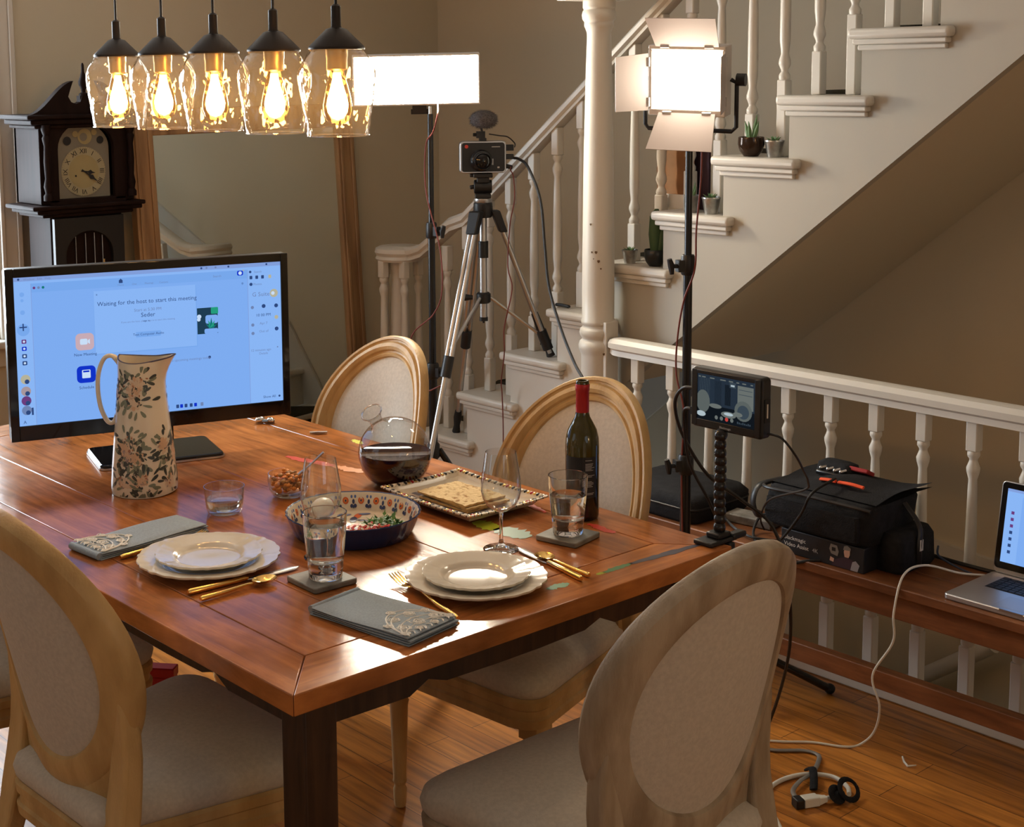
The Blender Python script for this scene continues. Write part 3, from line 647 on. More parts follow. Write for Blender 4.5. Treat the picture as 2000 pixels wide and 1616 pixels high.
# ------------------------------------------------------------------ leaning mirror
mr_ = thing('floor_mirror', 'tall wood-framed mirror leaning on the wall between clock and staircase', 'mirror', (2.153, 3.25, .0))
mr_.rotation_euler = (R(-3.8), 0, R(6.8))
HW, HH, FWD = .61, 1.66, .105
fr = M()
for x0, x1 in ((-HW, -HW+FWD), (HW-FWD, HW)):
    fr.box(x0, x1, -.02, .02, 0, HH); fr.box(x0+.012, x0+.03, -.028, -.02, 0, HH).box(x1-.03, x1-.012, -.028, -.02, 0, HH)
fr.box(-HW+FWD, HW-FWD, -.02, .02, 0, FWD).box(-HW+FWD, HW-FWD, -.02, .02, HH-FWD, HH)
obj('frame', fr, 'pine', mr_, bevel=.004)
obj('glass', M().box(-HW+FWD-.005, HW-FWD+.005, -.006, .012, FWD-.005, HH-FWD+.005), 'mirror_glass', mr_)

# ------------------------------------------------------------------ pendant lamps
CEIL = 2.75
def pendant(label, y):
    t = thing('pendant_lamp', label, 'lamp', (.57, y, 1.655), random.uniform(0, 6), 'glass pendant lamps in a row over the table')
    H = .186
    pr = [(.066, .0), (.0668, .004), (.071, .035), (.0765, .075), (.0815, .105), (.0835, .124), (.0825, .138), (.076, .154), (.066, .170), (.057, .183), (.053, H)]
    obj('shade', M().lathe(pr, 56, cap0=False, cap1=False, rf=lambda a, r, z: 1+.006*sin(5*a+z*60)+.004*sin(9*a-z*95)), 'glass_shade', t, ang=80)
    obj('rim', M().tube([(.0665*cos(2*pi*k/48), .0665*sin(2*pi*k/48), .001) for k in range(49)], .0016, 6), 'glass_shade', t)
    obj('cap', M().lathe([(.060, H-.003), (.0605, H), (.0595, H+.003), (.022, H+.040), (.012, H+.043), (.0105, H+.046), (.0105, H+.088), (.006, H+.092)], 36, cap1=True), 'dark_metal', t, ang=30)
    obj('stem', M().lathe([(.0085, H+.046), (.0085, H+.094), (.004, H+.098)], 14), 'silver', t) if False else None
    obj('socket', M().lathe([(.024, H-.002), (.0235, H-.018), (.0225, H-.020), (.0225, H-.044), (.019, H-.047)], 24), 'led_socket', t)
    bu = obj('bulb', M().lathe([(.014, .142), (.016, .132), (.0205, .115), (.027, .090), (.0315, .066), (.031, .050), (.025, .034), (.014, .026), (.001, .023)], 28, cap0=False), 'glass_bulb', t, ang=80)
    obj('filament', M().lathe([(.008, .134), (.010, .120), (.0150, .10), (.0210, .08), (.0235, .066), (.021, .050), (.012, .038), (.001, .034)], 20), 'bulb_glow', bu, ang=80)
    obj('cord', M().tube([(0, 0, H+.09), (0, 0, CEIL-.03-1.655)], .0032, 8), 'cable_black', t)
    obj('canopy', M().lathe([(.05, CEIL-.03-1.655), (.055, CEIL-.026-1.655), (.055, CEIL-1.6555)], 24), 'dark_metal', t)
for y, lb in ((.61, 'glass pendant lamp overlapping the bright white light panel, largest of the row'), (.845, 'second glass pendant lamp, next to the one overlapping the light panel'), (1.095, 'middle glass pendant lamp of the row of five'),
              (1.335, 'glass pendant lamp between the middle lamp and the clock-side lamp'), (1.568, 'glass pendant lamp closest to the tall clock, smallest of the row')): pendant(lb, y)

# ------------------------------------------------------------------ lamp stands with light panels
def stand(label, x, y, zt, zj, foot_r, a0, knobs):
    t = thing('light_stand', label, 'light stand', (x, y, 0), group='black light stands')
    obj('pole', M().tube([(0, 0, zj*.4), (0, 0, knobs[0])], .0150, 16).tube([(0, 0, knobs[0]-.02), (0, 0, knobs[1])], .0125, 16).tube([(0, 0, knobs[1]-.02), (0, 0, zt)], .0100, 14), 'black_satin', t)
    for kz, kr in zip(knobs, (.019, .0165)):
        kn = M().lathe([(kr, kz-.05), (kr+.003, kz-.045), (kr+.003, kz), (kr, kz+.006)], 16).box(-.012, .012, kr-.004, kr+.016, kz-.04, kz-.008)
        k = obj('collar', kn, 'black', t, rot=(0, 0, R(a0+100)))
        obj('knob', M().tube([(0, kr+.012, kz-.024), (0, kr+.034, kz-.024)], .006, 10).tube([(0, kr+.032, kz-.046), (0, kr+.034, kz-.022), (0, kr+.040, kz-.004)], [.006, .010, .007], 8), 'black', k)
    obj('spigot', M().tube([(0, 0, zt-.002), (0, 0, zt+.026)], .006, 12), 'chrome', t)
    obj('leg_collar', M().lathe([(.018, zj-.03), (.022, zj-.025), (.022, zj+.02), (.018, zj+.026)], 16), 'black', t)
    for k in range(3):
        a = R(a0+120*k); c, s = cos(a), sin(a)
        obj('leg', M().tube([(.02*c, .02*s, zj), (foot_r*c, foot_r*s, .014)], .0115, 10), 'black_satin', t)
        obj('brace', M().tube([(.016*c, .016*s, zj*.42), (foot_r*.5*c, foot_r*.5*s, zj*.5)], .006, 8), 'black', t)
        obj('foot', M().ball((foot_r*c, foot_r*s, .015), (.016, .016, .015)), 'rubber', t)
    return t
stand('black light stand carrying the long light panel, behind the monitor and tripod', 2.0, 1.985, 1.647, .45, .30, 90, (.76, 1.262))
stand('black light stand carrying the square light with barn doors, by the bench', 1.80, .668, 1.575, .25, .435, -33, (.72, 1.28))
def facing(loc, az, tilt=0, roll=0):
    """frame whose -y axis looks out along azimuth az, tilted down"""
    T = MX.Translation(V(loc)) @ MX.Rotation(az+pi/2, 4, 'Z') @ MX.Rotation(tilt, 4, 'X') @ MX.Rotation(roll, 4, 'Y'); return T
p1 = thing('studio_light', 'long flat white LED light panel glowing on its stand beside the pendant lamps', 'studio light')
p1.matrix_world = facing((1.955, 2.005, 1.767), R(231), R(6), R(-.6))
obj('diffuser', M().box(-.212, .212, -.022, -.018, -.080, .080), 'panel_face', p1)
obj('housing', M().box(-.219, .219, -.018, .02, -.088, .088).box(-.219, .219, -.024, -.018, .081, .088).box(-.219, .219, -.024, -.018, -.088, -.081).box(-.219, -.213, -.024, -.018, -.081, .081).box(.213, .219, -.024, -.018, -.081, .081), 'lamp_white', p1, bevel=.002)
obj('mount', M().box(-.015, .035, .01, .035, -.12, -.03).tube([(.04, .02, -.115), (-.02, .02, -.115)], .009, 10), 'black', p1)
p2 = thing('studio_light', 'square LED light with open barn doors glowing on its stand', 'studio light')
p2.matrix_world = facing((1.80, .668, 1.765), R(203), R(7), R(2))
obj('diffuser', M().box(-.099, .099, -.030, -.026, -.080, .080), 'square_face', p2)
hs = M().box(-.106, .106, -.026, .028, -.098, .092)
for x0, x1, z0, z1 in ((-.106, .106, .080, .092), (-.106, .106, -.098, -.080), (-.106, -.096, -.080, .080), (.096, .106, -.080, .080)): hs.box(x0, x1, -.034, -.026, z0, z1)
obj('housing', hs, 'lamp_white', p2, bevel=.003)
def flap(name, a, b, wd2, L_, ang, side):
    """barn door hinged on edge a-b, opening outwards by ang from the lamp axis"""
    T = MX.Translation(V((0, -.036, 0)))
    h = (b-a)/2
    if side in 'TB':
        sg = 1 if side == 'T' else -1
        e = V((0, -cos(ang), sg*sin(ang))); base = V((0, 0, sg*.090))
        q = [base+V((a, 0, 0)), base+V((b, 0, 0)), base+V((b+wd2, 0, 0))+e*L_, base+V((a-wd2, 0, 0))+e*L_]
    else:
        sg = 1 if side == 'R' else -1
        e = V((sg*sin(ang), -cos(ang), 0)); base = V((sg*.106, 0, 0))
        q = [base+V((0, 0, a)), base+V((0, 0, b)), base+V((0, 0, b+wd2))+e*L_, base+V((0, 0, a-wd2))+e*L_]
    n = (q[1]-q[0]).cross(q[3]-q[0]).normalized()*.0012
    m_ = M(T); m_.add([p+n for p in q]+[p-n for p in q], [(0, 1, 2, 3), (7, 6, 5, 4)]+[(i, i+4, (i+1) % 4+4, (i+1) % 4) for i in range(4)])
    d = obj(name, m_, 'barn', p2)
    for t_ in (.15, .85):
        p = q[0].lerp(q[1], t_); ax = (q[1]-q[0]).normalized()*.012; obj('hinge', M(T).tube([p-ax, p+ax], .005, 8), 'silver', d)
flap('barn_door', -.085, .088, .008, .105, R(50), 'T'); flap('barn_door', -.076, .080, .012, .115, R(50), 'B')
flap('barn_door', -.085, .070, -.004, .100, R(42), 'L'); flap('barn_door', -.078, .074, .0, .085, R(8), 'R')
yk = M()
yk.tube([(-.112, .0, .0), (-.125, .0, -.01), (-.125, .0, -.128), (-.116, .0, -.140), (.116, .0, -.140), (.128, .0, -.128), (.128, .0, -.01), (.112, .0, .0)], .006, 8)
yk.box(-.03, .03, -.012, .012, -.146, -.128).tube([(0, 0, -.19), (0, 0, -.14)], .014, 14)
obj('yoke', yk, 'black', p2)
obj('knob', M().tube([(.128, 0, 0), (.152, 0, 0)], .017, 12), 'black', p2); obj('knob', M().tube([(-.145, 0, 0), (-.126, 0, 0)], .015, 12), 'black', p2)

# ------------------------------------------------------------------ tripod, camera, microphone
AP = V((2.20, 1.935, 1.311))
tr = thing('tripod', 'silver and black tripod straddling the lower stairs', 'tripod', (AP.x, AP.y, 0))
feet = [V((2.406, 1.80, .764)), V((2.418, 2.338, .384)), V((1.70, 1.805, .004))]
o0 = V((AP.x, AP.y, 0))
obj('crown', M().lathe([(.030, 1.275), (.034, 1.282), (.034, 1.325), (.026, 1.334), (.022, 1.345)], 20), 'black', tr)
obj('centre_column', M().tube([(0, 0, .905), (0, 0, 1.30)], .0135, 14), 'silver', tr)
obj('column_cap', M().lathe([(.004, .893), (.004, .899), (.0155, .901), (.0155, .915)], 14), 'black', tr); obj('column_grip', M().lathe([(.0185, 1.13), (.0185, 1.19)], 14), 'black', tr)
hub = V((0, 0, .985))
obj('spreader_hub', M().lathe([(.02, .965), (.026, .970), (.026, 1.0), (.02, 1.005)], 16).tube([(-.025, .03, .985), (-.05, .055, .985)], [.008, .014], 8), 'black', tr)
for i, f in enumerate(feet):
    f = f-o0; d = V((f.x, f.y, 0)).normalized()
    top = V((d.x*.042, d.y*.042, 1.30)); T_ = (f-top).normalized(); Ln = (f-top).length
    perp = V((-d.y, d.x, 0))
    lg = obj('leg', M().tube([top+T_*.05+perp*.0095, top+T_*min(Ln*.98, .56)+perp*.0095], .0088, 12).tube([top+T_*.05-perp*.0095, top+T_*min(Ln*.98, .56)-perp*.0095], .0088, 12), 'silver', tr)
    obj('shoulder', M().loft([[V((top.x, top.y, top.z))+perp*a*k+d*b*k for a, b in ((.024, .016), (-.024, .016), (-.024, -.016), (.024, -.016))]+[] for k in (1,)]+[[top+T_*.085+perp*a+d*b for a, b in ((.021, .014), (-.021, .014), (-.021, -.014), (.021, -.014))]]).box(-.026, .026, -.026, .026, 1.288, 1.32), 'black', lg, bevel=.005)
    j = min(Ln*.9, .57)
    obj('lock', M().tube([top+T_*(j-.045), top+T_*(j+.03)], .0195, 12), 'black', lg)
    if Ln > .75:
        obj('lower_tube', M().tube([top+T_*j, f-T_*.10], .0098, 12), 'silver', lg)
        if Ln > 1.2: obj('lock', M().tube([top+T_*(j+.36), top+T_*(j+.43)], .015, 12), 'black', lg)
    obj('foot', M().tube([f-T_*(.10 if Ln > .75 else .17), f-T_*.07, f-T_*.03, f], [.013, .0165, .012, .0165], 12), 'rubber', lg)
    s0_ = top+T_*(.50 if i != 0 else .50)
    obj('strut', M().tube([hub+d*.024, s0_], .0062, 8), 'silver', lg)
hd = M().box(-.028, .028, -.028, .028, 1.345, 1.36).tube([(-.032, 0, 1.385), (.032, 0, 1.385)], .024, 16).box(-.022, .022, -.026, .026, 1.40, 1.418).box(-.034, .034, -.028, .028, 1.418, 1.432)
hd.tube([(-.03, 0, 1.425), (-.046, 0, 1.425)], .007, 8).tube([(-.03, 0, 1.385), (-.046, 0, 1.382)], .008, 8)
h_ = obj('pan_head', hd, 'black', tr, rot=(0, 0, R(-40)), bevel=.003)
obj('base_ring', M().lathe([(.030, 1.328), (.033, 1.333), (.033, 1.343), (.026, 1.346)], 20), 'silver', tr)
cam = thing('video_camera', 'boxy black and silver video camera on top of the tripod', 'camera')
cam.matrix_world = facing((AP.x, AP.y, 1.4325), R(236), R(0))
pf = rounded(-.083, .083, 0, .115, .014)
obj('shell', M().prism(pf, -.012, .025, 'y'), 'silver', cam, bevel=.003)
fb = M().prism(rounded(-.077, .077, .006, .109, .010), -.016, -.012, 'y'); obj('face', fb, 'black', cam, bevel=.0012)
obj('rear_body', M().prism(rounded(-.075, .075, .01, .105, .010), .025, .085, 'y'), 'black', cam)
ln = M(MX.Translation(V((-.008, -.012, .046))) @ MX.Rotation(R(90), 4, 'X'))
ln.lathe([(.039, 0), (.039, .008), (.035, .012), (.035, .028), (.031, .030), (.031, .052), (.028, .054), (.025, .048)], 36)
le = obj('lens', ln, 'black_satin', cam)
obj('front_element', M(MX.Translation(V((-.008, -.060, .046))) @ MX.Rotation(R(90), 4, 'X')).lathe([(.026, 0), (.018, .004), (.001, .006)], 28), 'black_gloss', le)
mk = M().use('smear_red'); mk.prism([(-.060+.0065*cos(k*pi/8), .096+.0065*sin(k*pi/8)) for k in range(16)], -.0172, -.016, 'y')
mk.use('label_print').box(.030, .060, -.0168, -.016, .0925, .0955).prism(rounded(.050, .058, .018, .024, .002), -.0168, -.016, 'y').box(.030, .036, -.0172, -.016, .030, .052)
obj('badge', mk, None, cam)
obj('side_plugs', M().box(.083, .112, .0, .02, .078, .100).box(.083, .112, .0, .02, .048, .066).tube([(.083, .01, .024), (.108, .01, .018)], .008, 10), 'black', cam, bevel=.002)
mic = thing('shotgun_microphone', 'small camera microphone with grey fur windscreen on top of the camera', 'microphone')
mic.matrix_world = facing((AP.x, AP.y, 1.5475), R(236))
obj('shoe_mount', M().box(-.012, .012, -.012, .012, 0, .010).box(-.022, .008, -.010, .010, .010, .034).tube([(-.02, 0, .022), (-.034, 0, .022)], .006, 8).tube([(.008, 0, .0), (-.006, 0, .048)], .004, 8), 'black', mic)
fz = M(); rng = random.Random(4)
fz.ball((.004, 0, .076), (.048, .055, .032), 22, 14)
FV = []; FF = []
for k in range(1500):
    a, b = rng.uniform(0, 2*pi), rng.uniform(-1, 1); c = (1-b*b)**.5
    n = V((c*cos(a), c*sin(a), b)); p = V((.004+.047*n.x, .054*n.y, .076+.031*n.z)); e = p+n*rng.uniform(.004, .010)+V((rng.uniform(-.004, .004), rng.uniform(-.004, .004), -.002))
    q = n.orthogonal().normalized()*.0007; i = len(FV); FV += [p+q, p-q, e]; FF.append((i, i+1, i+2))
fz.add(FV, FF); obj('fur_windscreen', fz, 'fur', mic)

# ------------------------------------------------------------------ computer monitor
mn = thing('computer_monitor', 'wide black computer monitor with a blue meeting window, on the table end', 'monitor')
A0, B0_ = V((.250, 1.612, 0)), V((.970, 1.390, 0))
ctr = (A0+B0_)/2; dirx = (B0_-A0).normalized(); MWD = (B0_-A0).length
mn.matrix_world = MX.Translation(V((ctr.x, ctr.y, .771))) @ MX.Rotation(math.atan2(dirx.y, dirx.x), 4, 'Z')
zb, zt = .080, .530; HWM = MWD/2
obj('case', M().prism(rounded(-HWM, HWM, zb, zt, .008), 0, .038, 'y').prism(rounded(-HWM*.7, HWM*.7, zb+.06, zt-.07, .03), .038, .058, 'y'), 'black', mn, bevel=.003)
SX0, SX1, SZ0, SZ1 = -HWM+.022, HWM-.020, zb+.040, zt-.022
bz = M()
for x0, x1, z0, z1 in ((-HWM, SX0, zb, zt), (SX1, HWM, zb, zt), (SX0, SX1, zb, SZ0), (SX0, SX1, SZ1, zt)): bz.box(x0, x1, -.007, 0, z0, z1)
obj('bezel', bz, 'black_gloss', mn, bevel=.0015)
so = M(); ly = [-.002]
def U(u): return SX0+(SX1-SX0)*u
def Wv(v): return SZ1-(SZ1-SZ0)*v
def rect(c, u0, v0, u1, v1, r=0, lift=0):
    so.use('scr_'+c); y = -.002-lift
    if r: so.add([(x, y, z) for x, z in rounded(U(u0), U(u1), Wv(v1), Wv(v0), r*(SX1-SX0))], [tuple(range(24))])
    else: so.quad((U(u0), y, Wv(v1)), (U(u1), y, Wv(v1)), (U(u1), y, Wv(v0)), (U(u0), y, Wv(v0)))
def dot(c, u, v, r, lift=.0008):
    so.use('scr_'+c); so.add([(U(u)+r*cos(k*pi/8), -.002-lift, Wv(v)+r*sin(k*pi/8)) for k in range(16)], [tuple(range(16))])
def word(st, u, v, size, c='text', al='CENTER', lift=.0012): so.use('scr_'+c).text(st, size, (U(u), -.002-lift, Wv(v)), (1, 0, 0), (0, 0, 1), al)
l1, l2, l3 = .0003, .0006, .0010
rect('pale', 0, 0, 1, 1); rect('bar', 0, 0, 1, .028, 0, .0001); rect('card', .062, .045, .868, 1, 0, l1); rect('bar', .060, .045, .062, 1, 0, l1); rect('bar', .868, .045, .870, 1, 0, l1); rect('sky', .062, .045, .868, .105, 0, .0004)
dot('text', .018, .014, .003, .0005); word('Window   Edit   Help', .035, .022, .008, 'grey', 'LEFT')
for i, (u, c) in enumerate(((.690, 'text'), (.71, 'grey'), (.745, 'grey'), (.795, 'text'), (.945, 'text'))): dot(c, u, .014, .0028, .0006)
for u, c in ((.072, 'plum'), (.088, 'grey'), (.104, 'teal')): dot(c, u, .075, .0035)
so.use('scr_text').add([(U(.378), -.0035, Wv(.080)), (U(.392), -.0035, Wv(.080)), (U(.392), -.0035, Wv(.062)), (U(.385), -.0035, Wv(.050)), (U(.378), -.0035, Wv(.062))], [(0, 1, 2, 3, 4)])
for u, s in ((.385, 'Home'), (.435, 'Chat'), (.49, 'Meetings'), (.545, 'Contacts')): word(s, u, .098, .0065, 'grey')
word('Search', .75, .083, .0085, 'grey'); rect('blue', .828, .048, .852, .082, .006, l2); dot('white', .84, .065, .005, .0012); dot('gold', .853, .047, .002, .0012)
rect('sky', .283, .128, .668, .560, 0, l2-.0002); rect('pale', .284, .125, .665, .553, 0, l2); word('x', .295, .155, .009, 'text'); word('*', .848, .16, .016, 'text')
word('Waiting for the host to start this meeting', .482, .228, .0158); word('Start at 5:30 PM', .482, .283, .0112, 'grey'); word('Seder', .482, .323, .0165); word('If you are the host, please sign in to start this meeting', .482, .356, .0066, 'grey'); word('sign in', .475, .356, .0068, 'text', 'CENTER', .0015)
rect('sky', .435, .425, .528, .462, 0, .0007); word('Test Computer Audio', .482, .45, .0092, 'text')
rect('peach', .212, .405, .279, .520, .016, l2); rect('white', .228, .442, .255, .482, .005, l3); so.use('scr_white').add([(U(.256), -.0032, Wv(.455)), (U(.264), -.0032, Wv(.444)), (U(.264), -.0032, Wv(.480)), (U(.256), -.0032, Wv(.470))], [(3, 2, 1, 0)])
word('New Meeting', .246, .558, .0108); rect('blue', .212, .628, .281, .744, .016, l2); rect('white', .231, .655, .262, .712, .003, l3); rect('blue', .235, .660, .258, .672, .001, .0013); word('Schedule', .246, .785, .0108)
rect('night', .668, .292, .748, .475, 0, l3); rect('leafg', .722, .292, .750, .338, .004, .0012); rect('card', .700, .345, .748, .405, .008, .0012); rect('card', .695, .440, .748, .475, .006, .0014)
for k, (du, dv) in enumerate(((-.022, -.035), (-.012, -.058), (0, -.075), (.013, -.055), (.023, -.03))):
    so.use('scr_leafg' if k % 2 else 'scr_teal').add([(U(.722)-.006, -.0036-.0001*k, Wv(.438)), (U(.722)+.006, -.0036-.0001*k, Wv(.438)), (U(.722+du), -.0036-.0001*k, Wv(.438+dv))], [(0, 1, 2)])
dot('white', .676, .352, .006, .0013); dot('white', .674, .372, .005, .0013)
word('No upcoming meetings today', .635, .652, .0096, 'grey'); dot('text', .712, .642, .004)
# left strip: app icons and round portraits
for v, c, r in ((.115, 'sky', .006), (.155, 'sky', .004), (.235, 'sky', .006)): dot(c, .028, v, r)
word('+', .028, .370, .040, 'text'); dot('sky', .028, .352, .016, .0002)
for v, c in ((.430, 'plum'), (.478, 'blue'), (.528, 'text'), (.575, 'text')): rect(c, .020, v-.014, .037, v+.014, .003, l2); dot('white', .0285, v, .0030)
for v, c in ((.685, 'gold'), (.765, 'skin'), (.83, 'plum'), (.895, 'grey')): dot(c, .028, v, .0125); dot('text', .033, v+.016, .006, .0010)
word('A', .02, .985, .012, 'text'); rect('text', .045, .88, .052, .93, 0, l2)
# right strip
for k, u in enumerate((.882, .905, .928, .957)): rect('text' if k < 3 else 'gold', u-.005, .090, u+.006, .114, .002, l2)
dot('text', .880, .062, .0035); word('Search', .91, .070, .008, 'grey'); dot('text', .882, .150, .0045); word('Photos', .908, .158, .0085, 'grey')
word('G Suite', .920, .238, .0165, 'grey'); dot('gold', .972, .222, .0115); dot('white', .968, .222, .005, .0012)
for u, v, c in ((.885, .315, 'grey'), (.930, .31, 'text'), (.980, .312, 'text'), (.885, .440, 'grey'), (.885, .50, 'grey'), (.980, .395, 'gold'), (.980, .478, 'text')): dot(c, u, v, .0055 if u > .9 else .0045)
word('10 00 PM', .928, .382, .011, 'text'); word('Apr 7', .928, .440, .0095, 'grey'); word('Out of', .928, .497, .0095, 'grey'); word('12 minutes ago', .915, .63, .0095, 'grey'); word('Details', .925, .655, .009, 'grey'); dot('grey', .982, .61, .002); word('Show All', .945, .972, .010, 'text'); dot('text', .985, .965, .003)
for k, u in enumerate((.530, .545, .583, .598, .615, .635, .652, .677)): rect(('text', 'grey', 'text', 'blue', 'text', 'text', 'blue', 'grey')[k], u-.0055, .957, u+.0055, .982, .002, l2)
obj('screen', so, None, mn, ang=20)
obj('stand_neck', M().box(-.055, .055, .030, .062, .006, .20), 'black_gloss', mn, bevel=.004)
ba = obj('stand_base', M().prism(rounded(-.165, .165, -.085, .125, .018), 0, .013, 'z'), 'black_gloss', mn, bevel=.004)
obj('silver_edge', M().prism(rounded(-.168, .168, -.088, .128, .020), .0, .005, 'z'), 'silver', ba)

# ------------------------------------------------------------------ field monitor on its jointed arm
fm = thing('field_monitor', 'small black field monitor showing the table, on a beaded arm at the table corner', 'monitor', (1.16, .030, 1.078))
HY, HZ = .095, .066
obj('case', M().prism(rounded(-HY, HY, -HZ, HZ, .010), 0, .030, 'x'), 'black', fm, bevel=.004)
fr = M()
for y0, y1, z0, z1 in ((-HY+.004, -HY+.018, -HZ+.004, HZ-.004), (HY-.018, HY-.004, -HZ+.004, HZ-.004), (-HY+.018, HY-.018, -HZ+.004, -HZ+.020), (-HY+.018, HY-.018, HZ-.012, HZ-.004)): fr.box(-.004, 0, y0, y1, z0, z1)
obj('bezel', fr, 'black_satin', fm, bevel=.001)
fs = M(); FY0, FY1, FZ0, FZ1 = -HY+.018, HY-.018, -HZ+.020, HZ-.012
def fr_(c, u0, v0, u1, v1, l=.0001):
    y0, y1 = FY1-(FY1-FY0)*u0, FY1-(FY1-FY0)*u1; z0, z1 = FZ1-(FZ1-FZ0)*v1, FZ1-(FZ1-FZ0)*v0
    fs.use('fm_'+c).quad((-.001-l, y0, z0), (-.001-l, y1, z0), (-.001-l, y1, z1), (-.001-l, y0, z1))
def fe(c, u, v, ru, rv, l=.0003, n=20):
    fs.use('fm_'+c).add([(-.001-l, FY1-(FY1-FY0)*(u+ru*cos(2*pi*k/n)), FZ1-(FZ1-FZ0)*(v-rv*sin(2*pi*k/n))) for k in range(n)], [tuple(range(n))])
fr_('back', 0, 0, 1, 1); fr_('mid', .03, .08, .22, .75); fr_('dark', .30, .1, .42, .70); fr_('dark', .48, .15, .58, .6); fr_('pale', .70, .12, .97, .62, .0002); fr_('mid', .56, .08, .67, .2, .0002); fr_('dark', 0, .66, 1, 1, .0002)
for y_ in (.2, .3): fr_('mid', .72, y_, .95, y_+.012, .0003)
fe('chair', .10, .60, .12, .25); fe('chair', .80, .66, .15, .22); fe('mid', .80, .68, .10, .15, .0004)
fe('pale', .32, .66, .11, .05, .0005); fe('pale', .55, .80, .13, .07, .0005); fe('white', .55, .785, .08, .035, .0006); fe('pale', .71, .75, .08, .05, .0005); fe('white', .07, .88, .08, .06, .0005)
for k, u in enumerate((.34, .43, .52, .61)): fe('red' if k == 2 else 'pale', u, .905, .028, .045, .0008)
for u, w_ in ((.02, .05), (.08, .08), (.22, .10), (.40, .12), (.55, .09), (.68, .06), (.78, .08), (.92, .05)): fr_('pale', u, .05, u+w_*.8, .075, .0008)
fr_('white', .585, .13, .65, .17, .0008)
for k in range(8): fr_('mid', .70+.03*k, .90+.01*(k % 3), .72+.03*k, .95, .0008)
obj('screen', fs, None, fm)
obj('name_strip', M().text('Blackmagic', .007, (-.0045, .014, -HZ+.008), (0, -1, 0), (0, 0, 1)), 'label_print', fm)
obj('side_ports', M().box(.006, .024, -HY-.002, -HY, -.03, .02).box(.010, .018, HY, HY+.012, -.005, .010).box(.010, .018, HY, HY+.012, -.045, -.028), 'rubber', fm)
obj('tally_strip', M().box(.012, .016, -HY-.0028, -HY-.002, -.02, .01), 'lamp_white', fm)
ga = thing('gooseneck_arm', 'black beaded gooseneck clamped to the table corner beside the bench', 'clamp arm', (1.145, .045, .7705))
ar_ = M(); z = .030
k = 0
while z < .238:
    ar_.lathe([(.008, z-.012), (.0125, z-.006), (.0135, z), (.0125, z+.006), (.008, z+.012)], 18, (.012+.004*sin(k*1.1)*.3, -.004, 0)); z += .0185; k += 1
obj('beads', ar_, 'black_satin', ga)
obj('clamp', M().box(-.045, .045, -.028, .022, 0, .010).box(-.012, .030, -.022, .014, .010, .022).box(.012, .030, -.034, .016, -.075, .0).box(-.03, .030, -.026, .014, -.085, -.072), 'black', ga, bevel=.003)
obj('clamp_screw', M().tube([(-.008, -.006, -.12), (-.008, -.006, -.045)], .005, 8).tube([(-.03, -.006, -.122), (.014, -.006, -.118)], .007, 8).lathe([(.012, -.046), (.012, -.041)], 14, (-.008, -.006, 0)), 'silver', ga)
obj('clamp_handle', M().box(.030, .075, -.030, -.008, .002, .016), 'black', ga, bevel=.004)
obj('ball_mount', M().ball((.014, -.004, .236), .014).lathe([(.013, .236), (.013, .243)], 14, (.014, -.004, 0)), 'black', ga)

# ------------------------------------------------------------------ on the bench
bx = thing('video_assist_box', 'black product box with white lettering and a portrait, under the equipment bag', 'box', (1.968, .204, .4605))
obj('carton', M().box(0, .20, 0, .262, 0, .068), 'label_black', bx, bevel=.002)
pr_ = M().use('card_white'); fx = -.0006
pr_.text('Blackmagic', .0160, (fx, .252, .040), (0, -1, 0), (0, 0, 1)).text('Video Assist', .0160, (fx, .252, .022), (0, -1, 0), (0, 0, 1)).use('label_print').text('4K', .0160, (fx, .160, .022), (0, -1, 0), (0, 0, 1))
obj('lettering', pr_, None, bx)
pr_ = M()
def flat(c, pts): pr_.use(c); pr_.add([(fx-.0001*len(pr_.names), y, z*.84) for y, z in pts], [tuple(range(len(pts)))])
flat('plum', [(.098, .002), (.030, .002), (.022, .020), (.030, .034), (.048, .040), (.066, .036), (.084, .026), (.096, .018)])
flat('grey_cloth', [(.040, .002), (.018, .002), (.012, .024), (.024, .036), (.034, .030)])
flat('skin', [(.058, .040), (.046, .040), (.042, .050), (.042, .066), (.050, .072), (.058, .068), (.061, .056)])
flat('cable_grey', [(.063, .062), (.040, .064), (.040, .072), (.050, .079), (.060, .075)])
flat('cable_grey', [(.100, .040), (.080, .036), (.076, .052), (.082, .070), (.102, .072), (.106, .054)])
flat('black', [(.098, .050), (.086, .050), (.086, .062), (.098, .062)])
flat('skin', [(.104, .016), (.092, .014), (.090, .026), (.102, .030)])
obj('portrait', pr_, None, bx)
bg = thing('equipment_bag', 'open black padded camera bag piled with gear, on the bench in front of the railing', 'bag', (2.0, .1, .4605))
def bag_ring(z, x0, x1, y0, y1, r, wob=0):
    out = rounded(x0, x1, y0, y1, r, 6); return [V((x+wob*sin(7*y+z*30), y+wob*sin(11*x*3+z*20), z)) for x, y in out]
bw = M(); bw.loft([bag_ring(.069, -.028, .212, .100, .420, .04), bag_ring(.078, -.036, .216, .090, .432, .05, .003), bag_ring(.110, -.036, .218, .086, .437, .05, .004), bag_ring(.145, -.032, .216, .084, .436, .045, .004), bag_ring(.176, -.026, .214, .082, .432, .045, .004), bag_ring(.182, -.020, .212, .086, .428, .045, .004), bag_ring(.182, .0, .195, .105, .41, .04), bag_ring(.15, .02, .18, .12, .39, .04)])
obj('body', bw, 'black_soft', bg, ang=50)
lid = M(); rows = []
